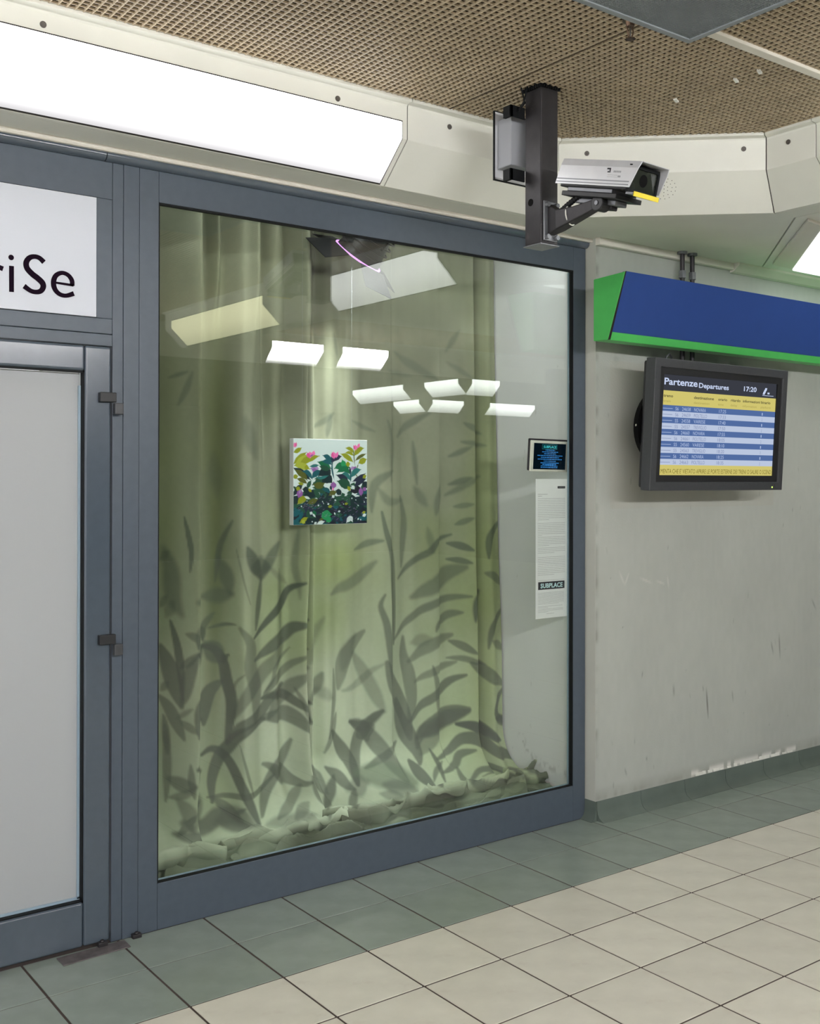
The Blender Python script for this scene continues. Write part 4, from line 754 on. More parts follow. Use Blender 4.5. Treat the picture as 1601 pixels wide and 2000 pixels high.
for (w,*p_) in ((50,860,1060,900,1030),(40,430,1040,520,1080),(34,1060,1040,1110,1000),(40,780,900,820,860),(34,550,820,600,770),(60,1170,870,1220,930),(30,560,1310,610,1370),(50,520,1290,560,1320),(60,630,1480,750,1440),
                (80,1100,1470,1160,1400,1200,1460),(50,1360,1370,1420,1340),(24,900,1300,920,1340),(24,1280,1430,1300,1400),(20,550,1440,570,1440),(20,1320,1430,1340,1420),(24,380,1200,400,1190),(26,640,1190,660,1180),(30,790,1170,820,1160),
                (22,900,1100,930,1110),(24,1170,1080,1190,1075),(20,1040,1170,1050,1165),(20,1380,1130,1390,1150),(20,1240,1110,1250,1100),(30,960,1290,1000,1280),(26,260,900,270,960),(22,1400,1080,1410,1060),(40,590,1480,630,1450)):
    leaf('W', w*0.85, *p_, op=0.95)
for k in range(70):
    x, y = rp.uniform(620, 1400), rp.uniform(1010, 1470); a = rp.uniform(-0.9, 0.5); l = rp.uniform(15, 50)
    leaf('U', 4, x, y, x+l*math.cos(a), y+l*math.sin(a), op=0.6)
for k in range(26):
    x, y = rp.uniform(320, 640), rp.uniform(1130, 1260); leaf('U', 4, x, y, x+26, y-12, op=0.6)
CX0, CX1, CZ0, CZ1, CY = 2.291, 2.664, 1.3595, 1.7230, 3.900
cv = thing(MB().box(0, CX1-CX0, 0.0, 0.032, 0, CZ1-CZ0).build('canvas_painting', mat('white_canvas', srgb(226,228,232), 0.8, 0, 0.02, 60, 0.1, 400), None, bevel=0.0015),
   'small square painting of leafy plants with pink blossoms hung before the curtain', 'painting')
cv.location = (CX0, CY, CZ0)
P = np.stack([0.0012+ug*(CX1-CX0-0.0024), np.full_like(ug, -0.0006), (CZ1-CZ0-0.0012)-vg*(CZ1-CZ0-0.0024)], -1)
M_art = mat('painted_plants', (1,1,1), 0.45, 0, 0, 8, 0, 10, 0.3, attr='paint')
grid_mesh('painted_picture', P, M_art, art, cv)
wm = MB()
for xx in (0.06, 0.31): wm.tube([(xx,0.028,CZ1-CZ0-0.02),(xx,0.030,2.76-CZ0)], 0.00035, 5)
wm.build('hanging_wire', M_hatch, cv)

# ---------------------------------------------------------------- tablet and printed sheet on the inside of the glass
tb = thing(empty('tablet', (3.425, 3.560, 1.660), (0.05, 0.012, 0)), 'small white-framed tablet showing cyan words inside the glass at the right', 'tablet')
MB().box(-0.118, 0.127, 0.000, 0.010, -0.068, 0.0765).build('case', mat('dark_purple_case', srgb(30,20,34), 0.4), tb, bevel=0.006, seg=3)
MB().box(-0.113, 0.124, -0.007, 0.001, -0.0715, 0.0685).build('body', mat('ivory_plastic', srgb(226,226,216), 0.3), tb, bevel=0.006, seg=3)
scn = MB().box(-0.094, 0.105, -0.0080, -0.0065, -0.0615, 0.0565).build('screen', emit('tablet_screen', srgb(4,16,26), 1.0), tb)
E_cy = emit('cyan_text', srgb(70,215,225), 0.9); E_bl = emit('blue_text', srgb(60,150,235), 0.85)
text_mesh('screen_heading', [('SUBPLACE', -0.036, 0.036, 0.0105, 0.080, 0.02, 0, 'l')], E_cy, scn).location = (0.0, -0.0085, 0)
lm = MB()
def words(mbd, xc, z, w, h, y, rs_, dens=0.8):
    x = xc-w/2
    while x < xc+w/2:
        l = min(rs_.uniform(2, 7)*h*0.8, xc+w/2-x); mbd.add([(x,y,z),(x+l,y,z),(x+l,y,z+h),(x,y,z+h)], [(0,1,2,3)]); x += l+h*0.7
for i, w_ in enumerate((0.058,0.100,0.074,0.156,0.112,0.150,0.075,0.114,0.052)): words(lm, 0.006, 0.0245-i*0.0083, w_, 0.0033, -0.0084, rs)
for i, w_ in enumerate((0.100,0.086,0.104,0.106)): words(lm, 0.004, -0.0335-i*0.0068, w_, 0.0033, -0.0084, rs)
stuff(lm.build('screen_text_lines', E_bl, scn))
fr = MB()
for (a,b,c_,d_) in ((-0.044,0.048,0.031,0.0316),(-0.044,0.048,0.051,0.0516),(-0.044,-0.0434,0.031,0.0516),(0.0474,0.048,0.031,0.0516)): fr.add([(a,-0.0084,c_),(b,-0.0084,c_),(b,-0.0084,d_),(a,-0.0084,d_)], [(0,1,2,3)])
fr.build('heading_outline', E_cy, scn)
MB().box(0.118,0.150,-0.001,0.004,-0.006,0.001).build('charging_plug', M_black, tb)

ps = thing(empty('printed_sheet', (3.420, 3.532, 1.28)), 'tall pale sheet of tiny text with a black banner, below the tablet', 'notice')
MB().box(-0.096, 0.099, 0.0, 0.0008, -0.352, 0.275).build('film', M_paper, ps)
pm_ = MB()
def para(z0, n_, dz, x0, x1, h, fill=1.0, last=0.4):
    for i in range(n_):
        w_ = (x1-x0) if i < n_-1 else (x1-x0)*last; words(pm_, x0+w_/2, z0-i*dz, w_, h, -0.0006, rs)
para(0.205, 2, 0.0085, -0.082, -0.022, 0.0022, last=0.4)
para(0.190-0.004, 13, 0.0079, -0.082, 0.088, 0.0016); para(0.075, 8, 0.0079, -0.082, 0.088, 0.0016, last=0.15); para(0.012, 6, 0.0075, -0.082, 0.088, 0.0015)
para(-0.036, 4, 0.0075, -0.082, 0.088, 0.0015, last=0.6); para(-0.078, 11, 0.0079, -0.082, 0.086, 0.0015, last=0.6)
para(-0.182, 2, 0.008, -0.080, 0.082, 0.0014, last=0.6); para(-0.238, 9, 0.0062, -0.080, 0.080, 0.0013, last=0.8); para(-0.299, 2, 0.006, -0.080, 0.072, 0.0013); para(-0.312, 3, 0.006, -0.080, 0.075, 0.0013); para(-0.333, 1, 0.006, -0.03, 0.09, 0.0013)
stuff(pm_.build('text_lines', M_print, ps))
bn = MB().box(-0.080, 0.083, -0.0010, 0.0, -0.2225, -0.188).build('banner', M_ink, ps)
text_mesh('banner_lettering', [('SUBPLACE', -0.067, -0.215, 0.0205, 0.138, 0.03, 0, 'l')], emit('pale_cyan_print', srgb(190,232,236), 0.75) if False else mat('pale_cyan_print', srgb(205,238,240), 0.6), bn).location = (0, -0.0018, 0)
b2 = MB().box(0.040, 0.087, -0.0010, 0.0, 0.232, 0.2425).build('banner', M_ink, ps)
text_mesh('banner_lettering', [('SUBPLACE', 0.044, 0.2345, 0.0055, 0.039, 0.0, 0, 'l')], M_print, b2).location = (0, -0.0018, 0)

# ---------------------------------------------------------------- theatre spot inside the display
sp_ = thing(empty('theatre_spotlight', (2.58, 3.80, 2.565)), 'black theatre spotlight with barn doors and purple rim at the top inside the window', 'spotlight')
ax = Vector((-0.30, 0.56, -0.77)).normalized()
ea = (Vector((0.93, 0.1, 0))-ax*ax.dot(Vector((0.93, 0.1, 0)))).normalized(); eb = ax.cross(ea)
c0 = Vector((0.045, 0.03, 0.02)); c1 = c0+ax*0.085; RL = 0.112
mb = MB(); rg = []
for (tq, r) in ((-0.085,0.055),(-0.06,0.080),(0.0,0.092),(0.05,0.098),(0.082,0.106)):
    rg.append([tuple(c0+ax*tq+(ea*math.cos(a)+eb*math.sin(a))*r) for a in [2*math.pi*k/28 for k in range(28)]])
mb.loft(rg); mb.build('housing', M_black, sp_, smooth=True)
for tq in (-0.04,-0.01,0.02,0.05):
    mb = MB(); mb.tube([c0+ax*tq+(ea*math.cos(a)+eb*math.sin(a))*0.104 for a in [2*math.pi*k/28 for k in range(29)]], 0.0035, 5); mb.build('cooling_fin', M_blackm, sp_)
mb = MB(); mb.tube([c1+(ea*math.cos(a)+eb*math.sin(a))*RL for a in [2*math.pi*k/28 for k in range(29)]], 0.0040, 6); mb.build('purple_rim', emit('purple_glow', (0.75,0.35,1.0), 1.8), sp_)
mb = MB(); mb.cyl(c1-ax*0.014, c1-ax*0.011, RL-0.034, None, 24); mb.build('lens', emit('lens_glow', (1.0,0.97,0.92), 3.0), sp_)
for k, (u_, v_) in enumerate(((ea,eb),(eb,ea),(-ea,eb),(-eb,ea))):
    o1 = c1+u_*(RL+0.004); d_ = (u_*0.85+ax*0.40).normalized(); wA, wB, L_ = 0.075, 0.085, 0.125
    pts = [o1-v_*wA, o1+v_*wA, o1+d_*L_+v_*wB, o1+d_*L_-v_*wB]; nn_ = d_.cross(v_).normalized()*0.0012
    MB().loft([[tuple(p+nn_) for p in pts],[tuple(p-nn_) for p in pts]]).build('barn_door', M_black, sp_)
for sg_ in (1, -1):
    mb = MB(); mb.tube([c0+eb*0.100*sg_, c0+eb*0.112*sg_-ax*0.10, Vector((0.05,0,0.19))], 0.006, 6); mb.build('yoke', M_blackm, sp_)
mb = MB(); mb.box(-0.14,0.20,-0.02,0.02,0.165,0.194); mb.build('mounting_bar', M_blackm, sp_)
mb = MB(); mb.cyl(c0-eb*0.098, c0-eb*0.130, 0.014, 0.012, 10); mb.build('knob', M_brass, sp_)
sl = bpy.data.lights.new('spot_lamp', 'SPOT'); sl.energy = SPOT_W; sl.spot_size = math.radians(50); sl.spot_blend = 1.0; sl.shadow_soft_size = 0.06; sl.color = (0.97,1.0,0.95)
so = bpy.data.objects.new('spot_lamp', sl); COL.objects.link(so); so.parent = sp_; so.location = c1+ax*0.02
so.rotation_euler = (Vector((-0.05, 0.26, -1.95))).to_track_quat('-Z', 'Y').to_euler()

dl = thing(empty('display_fill_strip', (2.5, 3.595, 2.70)), 'added white fill strip along the ceiling inside the window, hidden by the top rail', 'ceiling lamp')  # unseen lamp added to brighten the white side wall of the display
MB().box(-1.0, 1.05, -0.030, 0.030, 0.005, 0.059).build('housing', M_cream2, dl, bevel=0.003)
MB().box(-0.98, 1.03, -0.024, 0.024, -0.006, 0.006).build('diffuser', emit('display_fill_glow', (0.95,1.0,0.98), E_DISPLAY), dl, bevel=0.004)

# ---------------------------------------------------------------- blue and green hanging sign
sg = thing(empty('station_sign', (3.48, 3.33, 2.16)), 'long blue sign panel with bright green frame hung on the wall above the monitor', 'sign')
LS_ = 2.6
def sgp(x0, x1, prof): return [[(x0,yy,zz) for yy,zz in prof],[(x1,yy,zz) for yy,zz in prof]]
MB().loft(sgp(0, LS_, [(0.0,0.003),(0.0,0.275),(-0.186,0.283),(-0.086,0.0)])).build('housing', M_green, sg, bevel=0.0025)
MB().loft(sgp(0.0045, LS_-0.005, [(-0.0975,0.034),(-0.186,0.2835),(-0.1885,0.2835),(-0.1003,0.034)])).build('blue_panel', M_blue, sg, bevel=0.0008, seg=1)
MB().loft([[(0.0008,-0.0985,0.0),(0.0022,-0.0985,0.0),(0.0022,-0.1900,0.283),(0.0008,-0.1900,0.283)],[(0.0008,-0.080,0.0),(0.0022,-0.080,0.0),(0.0022,-0.170,0.283),(0.0008,-0.170,0.283)]]).build('end_seam', M_seam, sg)
for xx in (4.148, 4.222):
    r_ = thing(empty('hanger_rod', (xx, 3.385, 2.0)), 'dark hanger rod above the blue sign, %s of the pair' % ('left' if xx < 4.2 else 'right'), 'rod')
    MB().cyl((0,0,0.10),(0,0,0.652),0.0115,None,12).build('rod', M_blackm, r_, smooth=True)
    MB().cyl((0,0,0.525),(0,0,0.56),0.018,None,6).build('coupling', M_alud, r_); MB().cyl((0,0,0.640),(0,0,0.652),0.024,None,12).build('flange', M_alud, r_)

# ---------------------------------------------------------------- departures monitor
MW, MH = 0.984, 0.592
mo = thing(empty('departures_monitor', (4.196, 3.208, 1.503), (0.062, 0, 0)), 'black departures monitor tilted from the wall, its timetable lit in yellow, blue and white', 'monitor')
def ringbox(mbd, x0,x1,z0,z1, w, y0, y1):
    xi0,xi1,zi0,zi1 = x0+w,x1-w,z0+w,z1-w
    o_ = [(x0,z0),(x1,z0),(x1,z1),(x0,z1)]; i_ = [(xi0,zi0),(xi1,zi0),(xi1,zi1),(xi0,zi1)]
    vs = [(x,y0,z) for x,z in o_]+[(x,y0,z) for x,z in i_]+[(x,y1,z) for x,z in o_]+[(x,y1,z) for x,z in i_]; fs = []
    for k in range(4):
        j = (k+1)%4; fs += [(k,j,4+j,4+k),(8+k,12+k,12+j,8+j),(k,8+k,8+j,j),(4+k,4+j,12+j,12+k)]
    mbd.add(vs, fs)
m_ = MB(); ringbox(m_, -MW/2, MW/2, 0, MH, 0.040, -0.004, 0.050); m_.build('bezel', M_bezel, mo, bevel=0.003)
m_ = MB(); ringbox(m_, -MW/2+0.040, MW/2-0.040, 0.040, MH-0.040, 0.030, 0.004, 0.012); m_.build('inner_frame', M_black, mo)
MB().box(-MW/2+0.01, MW/2-0.01, 0.051, 0.075, 0.01, MH-0.01).build('back_cover', M_black, mo, bevel=0.01)
m_ = MB().cyl((-0.325,0.076,0.290),(-0.325,0.105,0.290),0.176,0.170,40); m_.build('round_mount', M_deep, mo)
MB().cyl((-0.4985,0.085,0.290),(-0.5015,0.085,0.290),0.005,None,10).build('screw', M_chrome, mo)
MB().box(-0.12,0.12,0.076,0.20,0.20,0.42).build('wall_bracket', M_blackm, mo, bevel=0.004)
SW, SH = MW-0.147, MH-0.134; sx0, sz0 = -SW/2+0.002, 0.065
def srect(mbd, u0,u1,v0,v1, y=0.0): mbd.add([(sx0+u0*SW,y,sz0+SH*(1-v1)),(sx0+u1*SW,y,sz0+SH*(1-v1)),(sx0+u1*SW,y,sz0+SH*(1-v0)),(sx0+u0*SW,y,sz0+SH*(1-v0))], [(0,1,2,3)])
YS = 0.010
MB().box(sx0, sx0+SW, YS+0.0005, YS+0.03, sz0, sz0+SH).build('screen_glass', M_deep, mo)
for nm, col, bands in (('header_band', srgb(58,60,68), [(0,0.158)]), ('yellow_band', srgb(208,196,112), [(0.158,0.300),(0.888,1.0)]),
                       ('blue_row', srgb(82,108,160), [(0.300+0.0588*k, 0.300+0.0588*(k+1)) for k in range(0,10,2)]), ('white_row', srgb(186,198,222), [(0.300+0.0588*k, 0.300+0.0588*(k+1)) for k in range(1,10,2)])):
    mt = emit(nm+'_light', col, 1.0)
    for (a, b) in bands:
        q = MB(); srect(q, 0, 1, a, b, YS); q.build(nm, mt, mo)
def T(t, u, v, h, w=None, off=0.0): return (t, sx0+u*SW, sz0+SH*(1-v), h*SH, None if w is None else w*SW, off, 0, 'l')
E_w = emit('screen_white_text', srgb(200,212,240), 1.0)
for nm_, tt in (('title_text',T('Partenze',0.005,0.100,0.066,0.275,0.022)),('subtitle_text',T('Departures',0.292,0.107,0.050,0.262,0.022)),('clock_text',T('17:20',0.692,0.104,0.050,0.118,0.022))):
    stuff(text_mesh(nm_, [tt], E_w, mo)).location = (0,YS-0.0006,0)
lg = MB()
for k in range(3): lg.add([(sx0+(0.870+0.008*k)*SW+a, YS-0.0006, sz0+SH*(1-(0.125-0.02*k))+b) for a, b in ((0,0),(0.016,0),(0.021,0.014),(0.005,0.014))], [(0,1,2,3)])
srect(lg, 0.868, 0.975, 0.132, 0.137, YS-0.0006); srect(lg, 0.915, 0.935, 0.100, 0.118, YS-0.0006)
stuff(lg.build('operator_emblem', E_w, mo))
E_k = emit('screen_dark_text', srgb(86,84,58), 1.0); E_o = emit('screen_olive_text', srgb(168,156,84), 1.0)
hh = [('treno',0.003,0.078),('destinazione',0.255,0.172),('orario',0.465,0.080),('ritardo',0.578,0.088),('informazioni',0.688,0.160),('binario',0.858,0.090)]
stuff(text_mesh('column_headings', [T(t,u,0.222,0.028,w,0.02) for t,u,w in hh], E_k, mo)).location = (0,YS-0.0006,0)
he = [('train',0.003,0.060),('destination',0.255,0.135),('time',0.465,0.050),('delay',0.578,0.060),('information',0.688,0.130),('platform',0.858,0.095)]
stuff(text_mesh('column_subheadings', [T(t,u,0.272,0.024,w,0.0) for t,u,w in he], E_o, mo)).location = (0,YS-0.0006,0)
rows = [('S6','24658','NOVARA','17:25','1'),('S6','24659','PIOLTELLO','17:33','2'),('S5','24558','VARESE','17:40','1'),('S5','24557','TREVIGLIO','17:50','2'),('S6','24660','NOVARA','17:55','1'),
        ('S6','24661','PIOLTELLO','18:05','2'),('S5','24560','VARESE','18:10','1'),('S5','24563','TREVIGLIO','18:20','2'),('S6','24662','NOVARA','18:25','1'),('S6','24663','PIOLTELLO','18:35','2')]
E_r1 = emit('screen_row_light_text', srgb(176,192,226), 1.0); E_r2 = emit('screen_row_grey_text', srgb(132,144,180), 1.0)
for par, mt in ((0, E_r1), (1, E_r2)):
    ln = []
    for k in range(par, 10, 2):
        v = 0.300+0.0588*(k+0.82); r = rows[k]
        ln += [T(r[0],0.105,v,0.034,0.026),T(r[1],0.160,v,0.036,0.072),T(r[2],0.262,v,0.036,0.100 if len(r[2]) < 7 else 0.112),T(r[3],0.478,v,0.036,0.062),T(r[4],0.872,v,0.030,0.008)]
    for k in range(0, len(ln), 5): stuff(text_mesh('timetable_row_text', ln[k:k+5], mt, mo)).location = (0,YS-0.0006,0)
    for k in range(par, 10, 2): q = MB(); srect(q, 0.002, 0.082, 0.300+0.0588*(k+0.52), 0.300+0.0588*(k+0.60), YS-0.0006); q.build('line_mark', mt, mo)
text_mesh('ticker_text', [T("MENTA CHE E' VIETATO APRIRE LE PORTE ESTERNE DEI TRENI O SALIRE O SCEND",0.010,0.972,0.046,0.98,0.0)], emit('screen_ticker_text', srgb(120,108,44), 1.0), mo).location = (0,YS-0.0006,0)
q = MB(); q.cyl((0.408,-0.0042,0.014),(0.408,-0.0055,0.014),0.004,None,10); q.build('green_led', emit('led_green', (0.6,1.0,0.15), 2.0), mo)
MB().box(0.425,0.431,-0.0055,-0.004,0.012,0.028).build('emblem', M_chrome, mo)
cb = thing(MB().tube([(0,0,0),(0.004,0.0,0.02),(0.02,-0.004,0.032),(0.04,0,0.02),(0.045,0.02,-0.02)], 0.004, 6).build('cable', M_bezel, None, smooth=True), 'short dark cable loop on top of the departures monitor', 'cable')
cb.location = (3.85, 3.235, 2.093)

# ---------------------------------------------------------------- camera on its post
PX_, PY_, PS_ = 2.600, 2.738, 0.082
post = thing(empty('camera_post', (PX_, PY_, 2.376)), 'black square steel post hanging from the mesh ceiling, carrying the security camera', 'post')
MB().box(0, PS_, 0, PS_, 0, 0.575).build('tube', M_blackm, post, bevel=0.004)
MB().cyl((-0.0008,0.052,0.151),(0.0005,0.052,0.151),0.013,None,18).build('cable_hole', M_deep, post)
MB().box(-0.004,PS_+0.004,-0.004,PS_+0.004,-0.004,0.0005).build('end_cap', M_alud, post, bevel=0.001)
q = MB()
for k in range(9):
    a = k/8; h_ = random.uniform(0.008, 0.022)
    q.box(-0.006+a*0.085,-0.006+a*0.085+0.007,-0.008,0.0,0.545-h_*0,0.552+h_*0.2); q.box(-0.009,-0.001,-0.006+a*0.085,0.001+a*0.085,0.543,0.552+h_*0.3)
q.build('cut_mesh_edge', M_gasket, post)
q = MB().tube([(-0.018,0.05,0.555),(-0.030,0.055,0.50),(-0.05,0.06,0.47)], 0.0035, 6).tube([(-0.03,0.07,0.555),(-0.020,0.06,0.50),(-0.042,0.07,0.47)], 0.003, 6)
q.build('post_cable', M_gasket, post, smooth=True)

bx = thing(empty('junction_box', (2.57, 2.86, 2.66)), 'silver junction box on a back plate clamped behind the left side of the camera post', 'box')
MB().box(0.0, 0.10, 0.0, 0.073, 0.012, 0.186).build('cover', mat('grey_box_cover', srgb(150,153,158), 0.5), bx, bevel=0.003)
MB().box(-0.012, 0.15, 0.074, 0.080, -0.026, 0.220).build('back_plate', M_alu, bx, bevel=0.002)
q = MB(); ringbox(q, -0.0145, 0.1525, -0.0285, 0.2225, 0.004, 0.0735, 0.081); q.build('plate_edging', M_gasket, bx)
for z0 in (-0.055+0.0, 0.168): MB().box(-0.050+0.012, 0.030, -0.040, -0.034, z0+0.0, z0+0.040).box(-0.050+0.012, -0.030+0.004, -0.040, 0.0, z0, z0+0.040).build('bracket', M_gasket, bx, bevel=0.001)

# arm
arm = empty('bracket_arm', (2.640, 2.738, 2.40))
MB().box(-0.032, 0.032, -0.008, 0.0, -0.015, 0.125).build('wall_plate', M_alud, arm, bevel=0.003)
q = MB().loft([[(-0.016,-0.008,0.005),(0.016,-0.008,0.005),(0.016,-0.008,0.115),(-0.016,-0.008,0.115)],[(-0.023,-0.055,0.014),(0.023,-0.055,0.014),(0.023,-0.055,0.084),(-0.023,-0.055,0.084)],
               [(-0.021,-0.13,0.030),(0.021,-0.13,0.030),(0.021,-0.13,0.080),(-0.021,-0.13,0.080)],[(-0.015,-0.235,0.052),(0.015,-0.235,0.052),(0.015,-0.235,0.086),(-0.015,-0.235,0.086)]])
q.build('arm', M_blackm, arm, bevel=0.004)
MB().cyl((-0.022,-0.246,0.068),(0.022,-0.246,0.068),0.027,None,20).build('knuckle', M_black, arm, bevel=0.003)
MB().cyl((-0.025,-0.246,0.068),(-0.0225,-0.246,0.068),0.008,None,6).build('knuckle_bolt', M_alud, arm)
for (yy, zz) in ((-0.012, 0.110), (-0.012, -0.002)):
    for xx in (-0.022, 0.022): MB().cyl((xx,yy+0.002,zz),(xx,yy-0.010,zz),0.009,None,6).build('plate_bolt', M_alud, arm)
q = MB().tube([(0.0+0.024*math.cos(a), -0.105+0.006*math.sin(a), 0.056+0.034*math.sin(a)) for a in [2*math.pi*k/20 for k in range(21)]], 0.0022, 6); q.build('cable_tie', M_gasketw, arm, smooth=True)
cpts = [(-0.004,-0.07,0.082),(-0.006,-0.11,0.098),(-0.006,-0.15,0.112),(-0.004,-0.19,0.118),(0.0,-0.21,0.112)]
MB().tube(cpts, 0.0085, 8).build('ribbed_cable', M_black, arm, smooth=True)
q = MB()
for k in range(16):
    t_ = k/15*(len(cpts)-1); i_ = min(int(t_), len(cpts)-2); f_ = t_-i_; p_ = Vector(cpts[i_]).lerp(Vector(cpts[i_+1]), f_); d_ = (Vector(cpts[i_+1])-Vector(cpts[i_])).normalized()
    q.cyl(p_-d_*0.0022, p_+d_*0.0022, 0.0105, None, 8)
q.build('cable_ribs', M_black, arm)

# camera housing: local -Y is where it looks
th = 0.245
hs = thing(empty('security_camera', (2.673, 2.470, 2.548), (0, 0, 0)), 'silver weatherproof security camera on the bracket arm, with a yellow label under its window', 'camera')
Rm = Matrix.Rotation(math.radians(4.0), 4, 'Z') @ Matrix.Rotation(th, 4, 'X')
hs.rotation_euler = Rm.to_euler(); bpy.context.view_layer.update(); arm.parent = hs; arm.matrix_parent_inverse = hs.matrix_world.inverted()
W2 = 0.080
# sunshield: open-front hood of trapezoid section
def hood(y, zt, zb, w): return [(-w,y,zb),(-w*0.93,y,zt-0.008),(-w*0.80,y,zt),(w*0.80,y,zt),(w*0.93,y,zt-0.008),(w,y,zb)]
t_in = 0.003
def shell(ys, fr_top):
    mbd = MB(); R_ = []
    for (y, zt, zb, w) in ys: R_.append((hood(y,zt,zb,w), hood(y,zt-t_in,zb,w-t_in)))
    n_ = 6; vs = []; fs = []
    for o_, i_ in R_: vs += o_+i_
    for k in range(len(R_)-1):
        a, b = k*12, (k+1)*12
        for i in range(5): fs += [(a+i,a+i+1,b+i+1,b+i),(a+6+i,b+6+i,b+7+i,a+7+i)]
        fs += [(a,b,b+6,a+6),(a+5,a+11,b+11,b+5)]
    e = (len(R_)-1)*12
    for i in range(5): fs += [(i,6+i,7+i,i+1),(e+i,e+i+1,e+7+i,e+6+i)]
    return mbd.add(vs, fs)
sk = MB()
def hood2(ztop_y, zbot_y, w, inset):
    # ring whose top edge sits at a different y from its bottom edge (slanted ends)
    zt, zb = 0.052, -0.032
    pts = [(-w,zb),(-w*0.95,0.030),(-w*0.88,zt-inset),(w*0.88,zt-inset),(w*0.95,0.030),(w,zb)]
    return [(x, zbot_y+(ztop_y-zbot_y)*(z-zb)/(zt-zb), z) for x, z in pts]
ra, rb_ = hood2(0.170,0.182,W2,0), hood2(0.170,0.182,W2-t_in,t_in); fa, fb_ = hood2(-0.168,-0.140,W2,0), hood2(-0.168,-0.140,W2-t_in,t_in)
fs = []
for i in range(5): fs += [(i,i+1,13+i,12+i),(6+i,18+i,19+i,7+i),(i,6+i,7+i,i+1),(12+i,13+i,19+i,18+i)]
fs += [(0,12,18,6),(5,11,23,17)]
sk.add(ra+rb_+fa+fb_, fs).build('sunshield', M_alu, hs, bevel=0.0008, seg=1)
for z_ in (-0.026, -0.016): MB().box(-W2-0.0012, -W2+0.0015, -0.134, 0.177, z_, z_+0.003).build('side_rib', M_alud, hs)
MB().box(-W2+0.008, W2-0.008, -0.125, 0.165, -0.040, 0.040).build('body', M_black, hs, bevel=0.004)
q = MB(); ringbox(q, -W2+0.006, W2-0.006, -0.044, 0.042, 0.010, -0.1325, -0.122); q.build('window_frame', M_gasket, hs)
MB().box(-W2+0.015, W2-0.015, -0.1275, -0.1255, -0.036, 0.034).build('camera_window', mat('dark_window_glass', srgb(46,50,44), 0.05, 0, 0.2, 20, spec=0.8), hs)
MB().cyl((0.0,-0.1280,0.0),(0.0,-0.1262,0.0),0.020,None,24).build('lens', M_deep, hs)
MB().box(-W2+0.012, W2-0.010, -0.150, -0.120, -0.052, -0.044).build('front_sill', M_alud, hs, bevel=0.001)
MB().box(-W2+0.015, W2-0.017, -0.1535, -0.1505, -0.056, -0.041).build('yellow_label', M_yellow, hs)
MB().box(-W2+0.016, W2-0.016, -0.060, 0.135, -0.052, -0.036).build('base_channel', M_alud, hs, bevel=0.002)
MB().box(-W2+0.012, W2-0.012, -0.082, 0.155, -0.068, -0.0525).build('base_plate', M_black, hs, bevel=0.002)
MB().box(-0.030, 0.030, -0.055, 0.125, -0.086, -0.0685).build('swivel_bracket', M_alud, hs, bevel=0.003)
MB().box(-0.016, 0.016, -0.030, 0.035, -0.100, -0.0765).build('swivel_post', M_blackm, hs, bevel=0.003)
q = MB(); q.tube([(-0.02,0.12,-0.064),(-0.024,0.10,-0.085),(-0.02,0.075,-0.10),(-0.012,0.06,-0.112)], 0.003, 6); q.build('camera_cable', M_gasket, hs, smooth=True)
lg = MB(); xs0 = -W2-0.0003
def side(y0,y1,z0,z1): # small flat print on the left side of the shield
    f = lambda z: -W2*(1-0.05*(z+0.032)/0.062)-0.0006
    lg.add([(f(z0),y0,z0),(f(z0),y1,z0),(f(z1),y1,z1),(f(z1),y0,z1)], [(0,1,2,3)])
side(-0.050,-0.034,0.021,0.026); side(-0.050,-0.045,0.011,0.026); side(-0.044,-0.038,0.011,0.016)
lg.build('maker_emblem', M_ink, hs)
lg = MB()
for k in range(5): side(-0.068-0.0065*k,-0.063-0.0065*k,0.012,0.018)
side(-0.096,-0.084,-0.003,0.003); side(-0.082,-0.040,-0.003,-0.002); side(-0.082,-0.040,0.003,0.004)
stuff(lg.build('faint_print', M_print, hs))

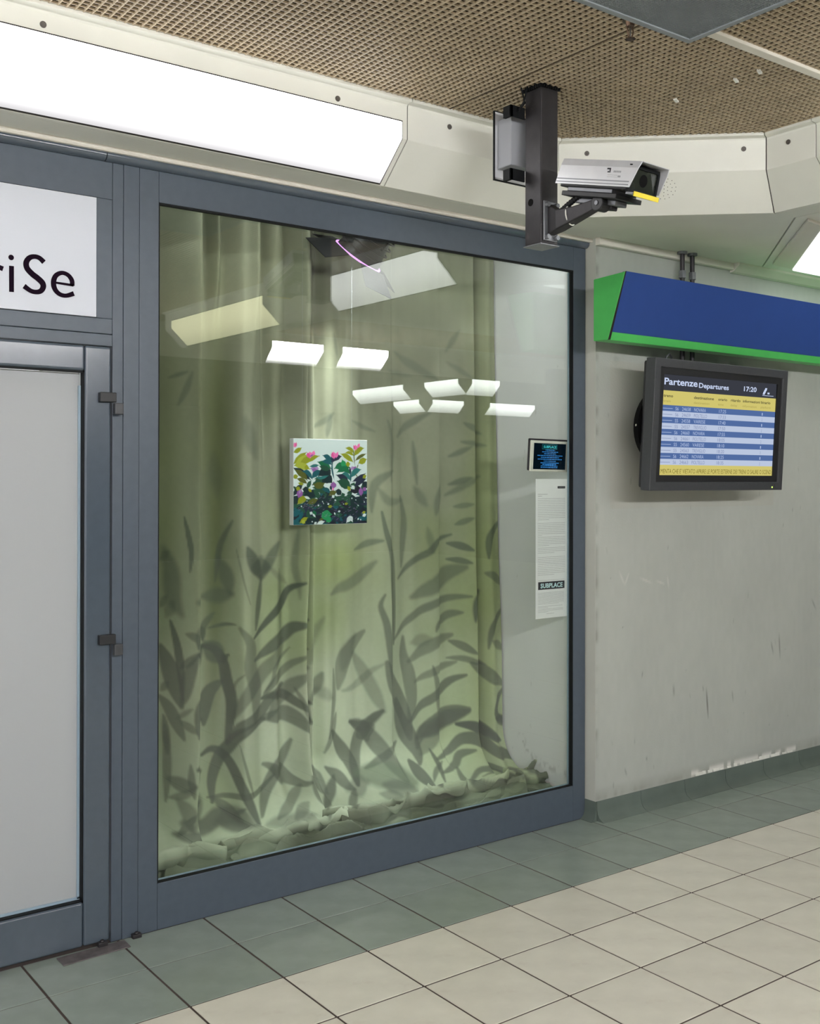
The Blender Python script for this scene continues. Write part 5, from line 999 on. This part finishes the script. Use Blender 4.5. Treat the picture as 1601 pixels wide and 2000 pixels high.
# ---------------------------------------------------------------- ceiling hatch, sprinkler, flakes
ht = thing(empty('ceiling_hatch', (2.375, 1.86, H)), 'grey square louvred ceiling hatch cut off by the top of the photograph', 'vent')
q = MB(); x0,x1,y0,y1 = -0.300,0.300,-0.300,0.300
w_ = 0.022
q.box(x0,x1,y0,y0+w_,-0.030,0.001); q.box(x0,x1,y1-w_,y1,-0.030,0.001); q.box(x0,x0+w_,y0+w_,y1-w_,-0.030,0.001); q.box(x1-w_,x1,y0+w_,y1-w_,-0.030,0.001)
q.build('frame', M_hatch, ht, bevel=0.002)
q = MB()
k = x0+w_+0.003
while k < x1-w_: q.box(k, k+0.0022, y0+w_, y1-w_, -0.026, -0.018); k += 0.0072
k = y0+w_+0.003
while k < y1-w_: q.box(x0+w_, x1-w_, k, k+0.0022, -0.0262, -0.0182); k += 0.0072
stuff(q.build('fine_grille', M_hatch, ht))
MB().box(x0+w_, x1-w_, y0+w_, y1-w_, -0.012, 0.0).build('backing', M_hatch, ht)
sk_ = thing(empty('sprinkler', (2.452, 2.197, H)), 'small metal sprinkler head hanging from the mesh ceiling beside the grey hatch', 'sprinkler')
MB().cyl((0,0,0.006),(0,0,-0.004),0.022,0.024,20).cyl((0,0,-0.004),(0,0,-0.020),0.016,0.012,14).build('cup', M_brass, sk_, smooth=True)
MB().tube([(-0.009,0,-0.018),(-0.013,0,-0.034),(-0.007,0,-0.052),(0,0,-0.056)], 0.0024, 6).tube([(0.009,0,-0.018),(0.013,0,-0.034),(0.007,0,-0.052),(0,0,-0.056)], 0.0024, 6).build('frame_arm', M_brass, sk_, smooth=True)
MB().cyl((0,0,-0.020),(0,0,-0.052),0.003,None,8).build('bulb', M_chrome, sk_)
q = MB().cyl((0,0,-0.056),(0,0,-0.0585),0.015,None,16)
for k in range(8):
    a = k*math.pi/4; q.box(0.013*math.cos(a)-0.003,0.013*math.cos(a)+0.003,0.013*math.sin(a)-0.003,0.013*math.sin(a)+0.003,-0.0585,-0.056)
q.build('deflector', M_brass, sk_)
for (xx, yy, lb) in ((3.102,2.561,'pale clip in the mesh ceiling, the one nearest the camera post'),(3.112,2.309,'pale clip in the mesh ceiling, middle one of three'),(3.109,2.212,'pale clip in the mesh ceiling, nearest the cream cross trim')):
    c_ = thing(MB().box(-0.017,0.017,-0.006,0.006,-0.0045,0.003).box(-0.019,-0.015,-0.003,0.003,-0.007,0.0).build('ceiling_clip', M_panelc, None, bevel=0.001), lb, 'clip')
    c_.location = (xx, yy, H); c_.rotation_euler = (0, 0, 0.4)

# far ends of the hall (seen only as faint reflections)
struct(MB().box(13.9, 14.0, -12, 3.6, 0, 3.0).build('wall_far_right', M_far))
struct(MB().box(-6, 14, -12.1, -12, 0, 3.0).build('wall_far_back', M_far))
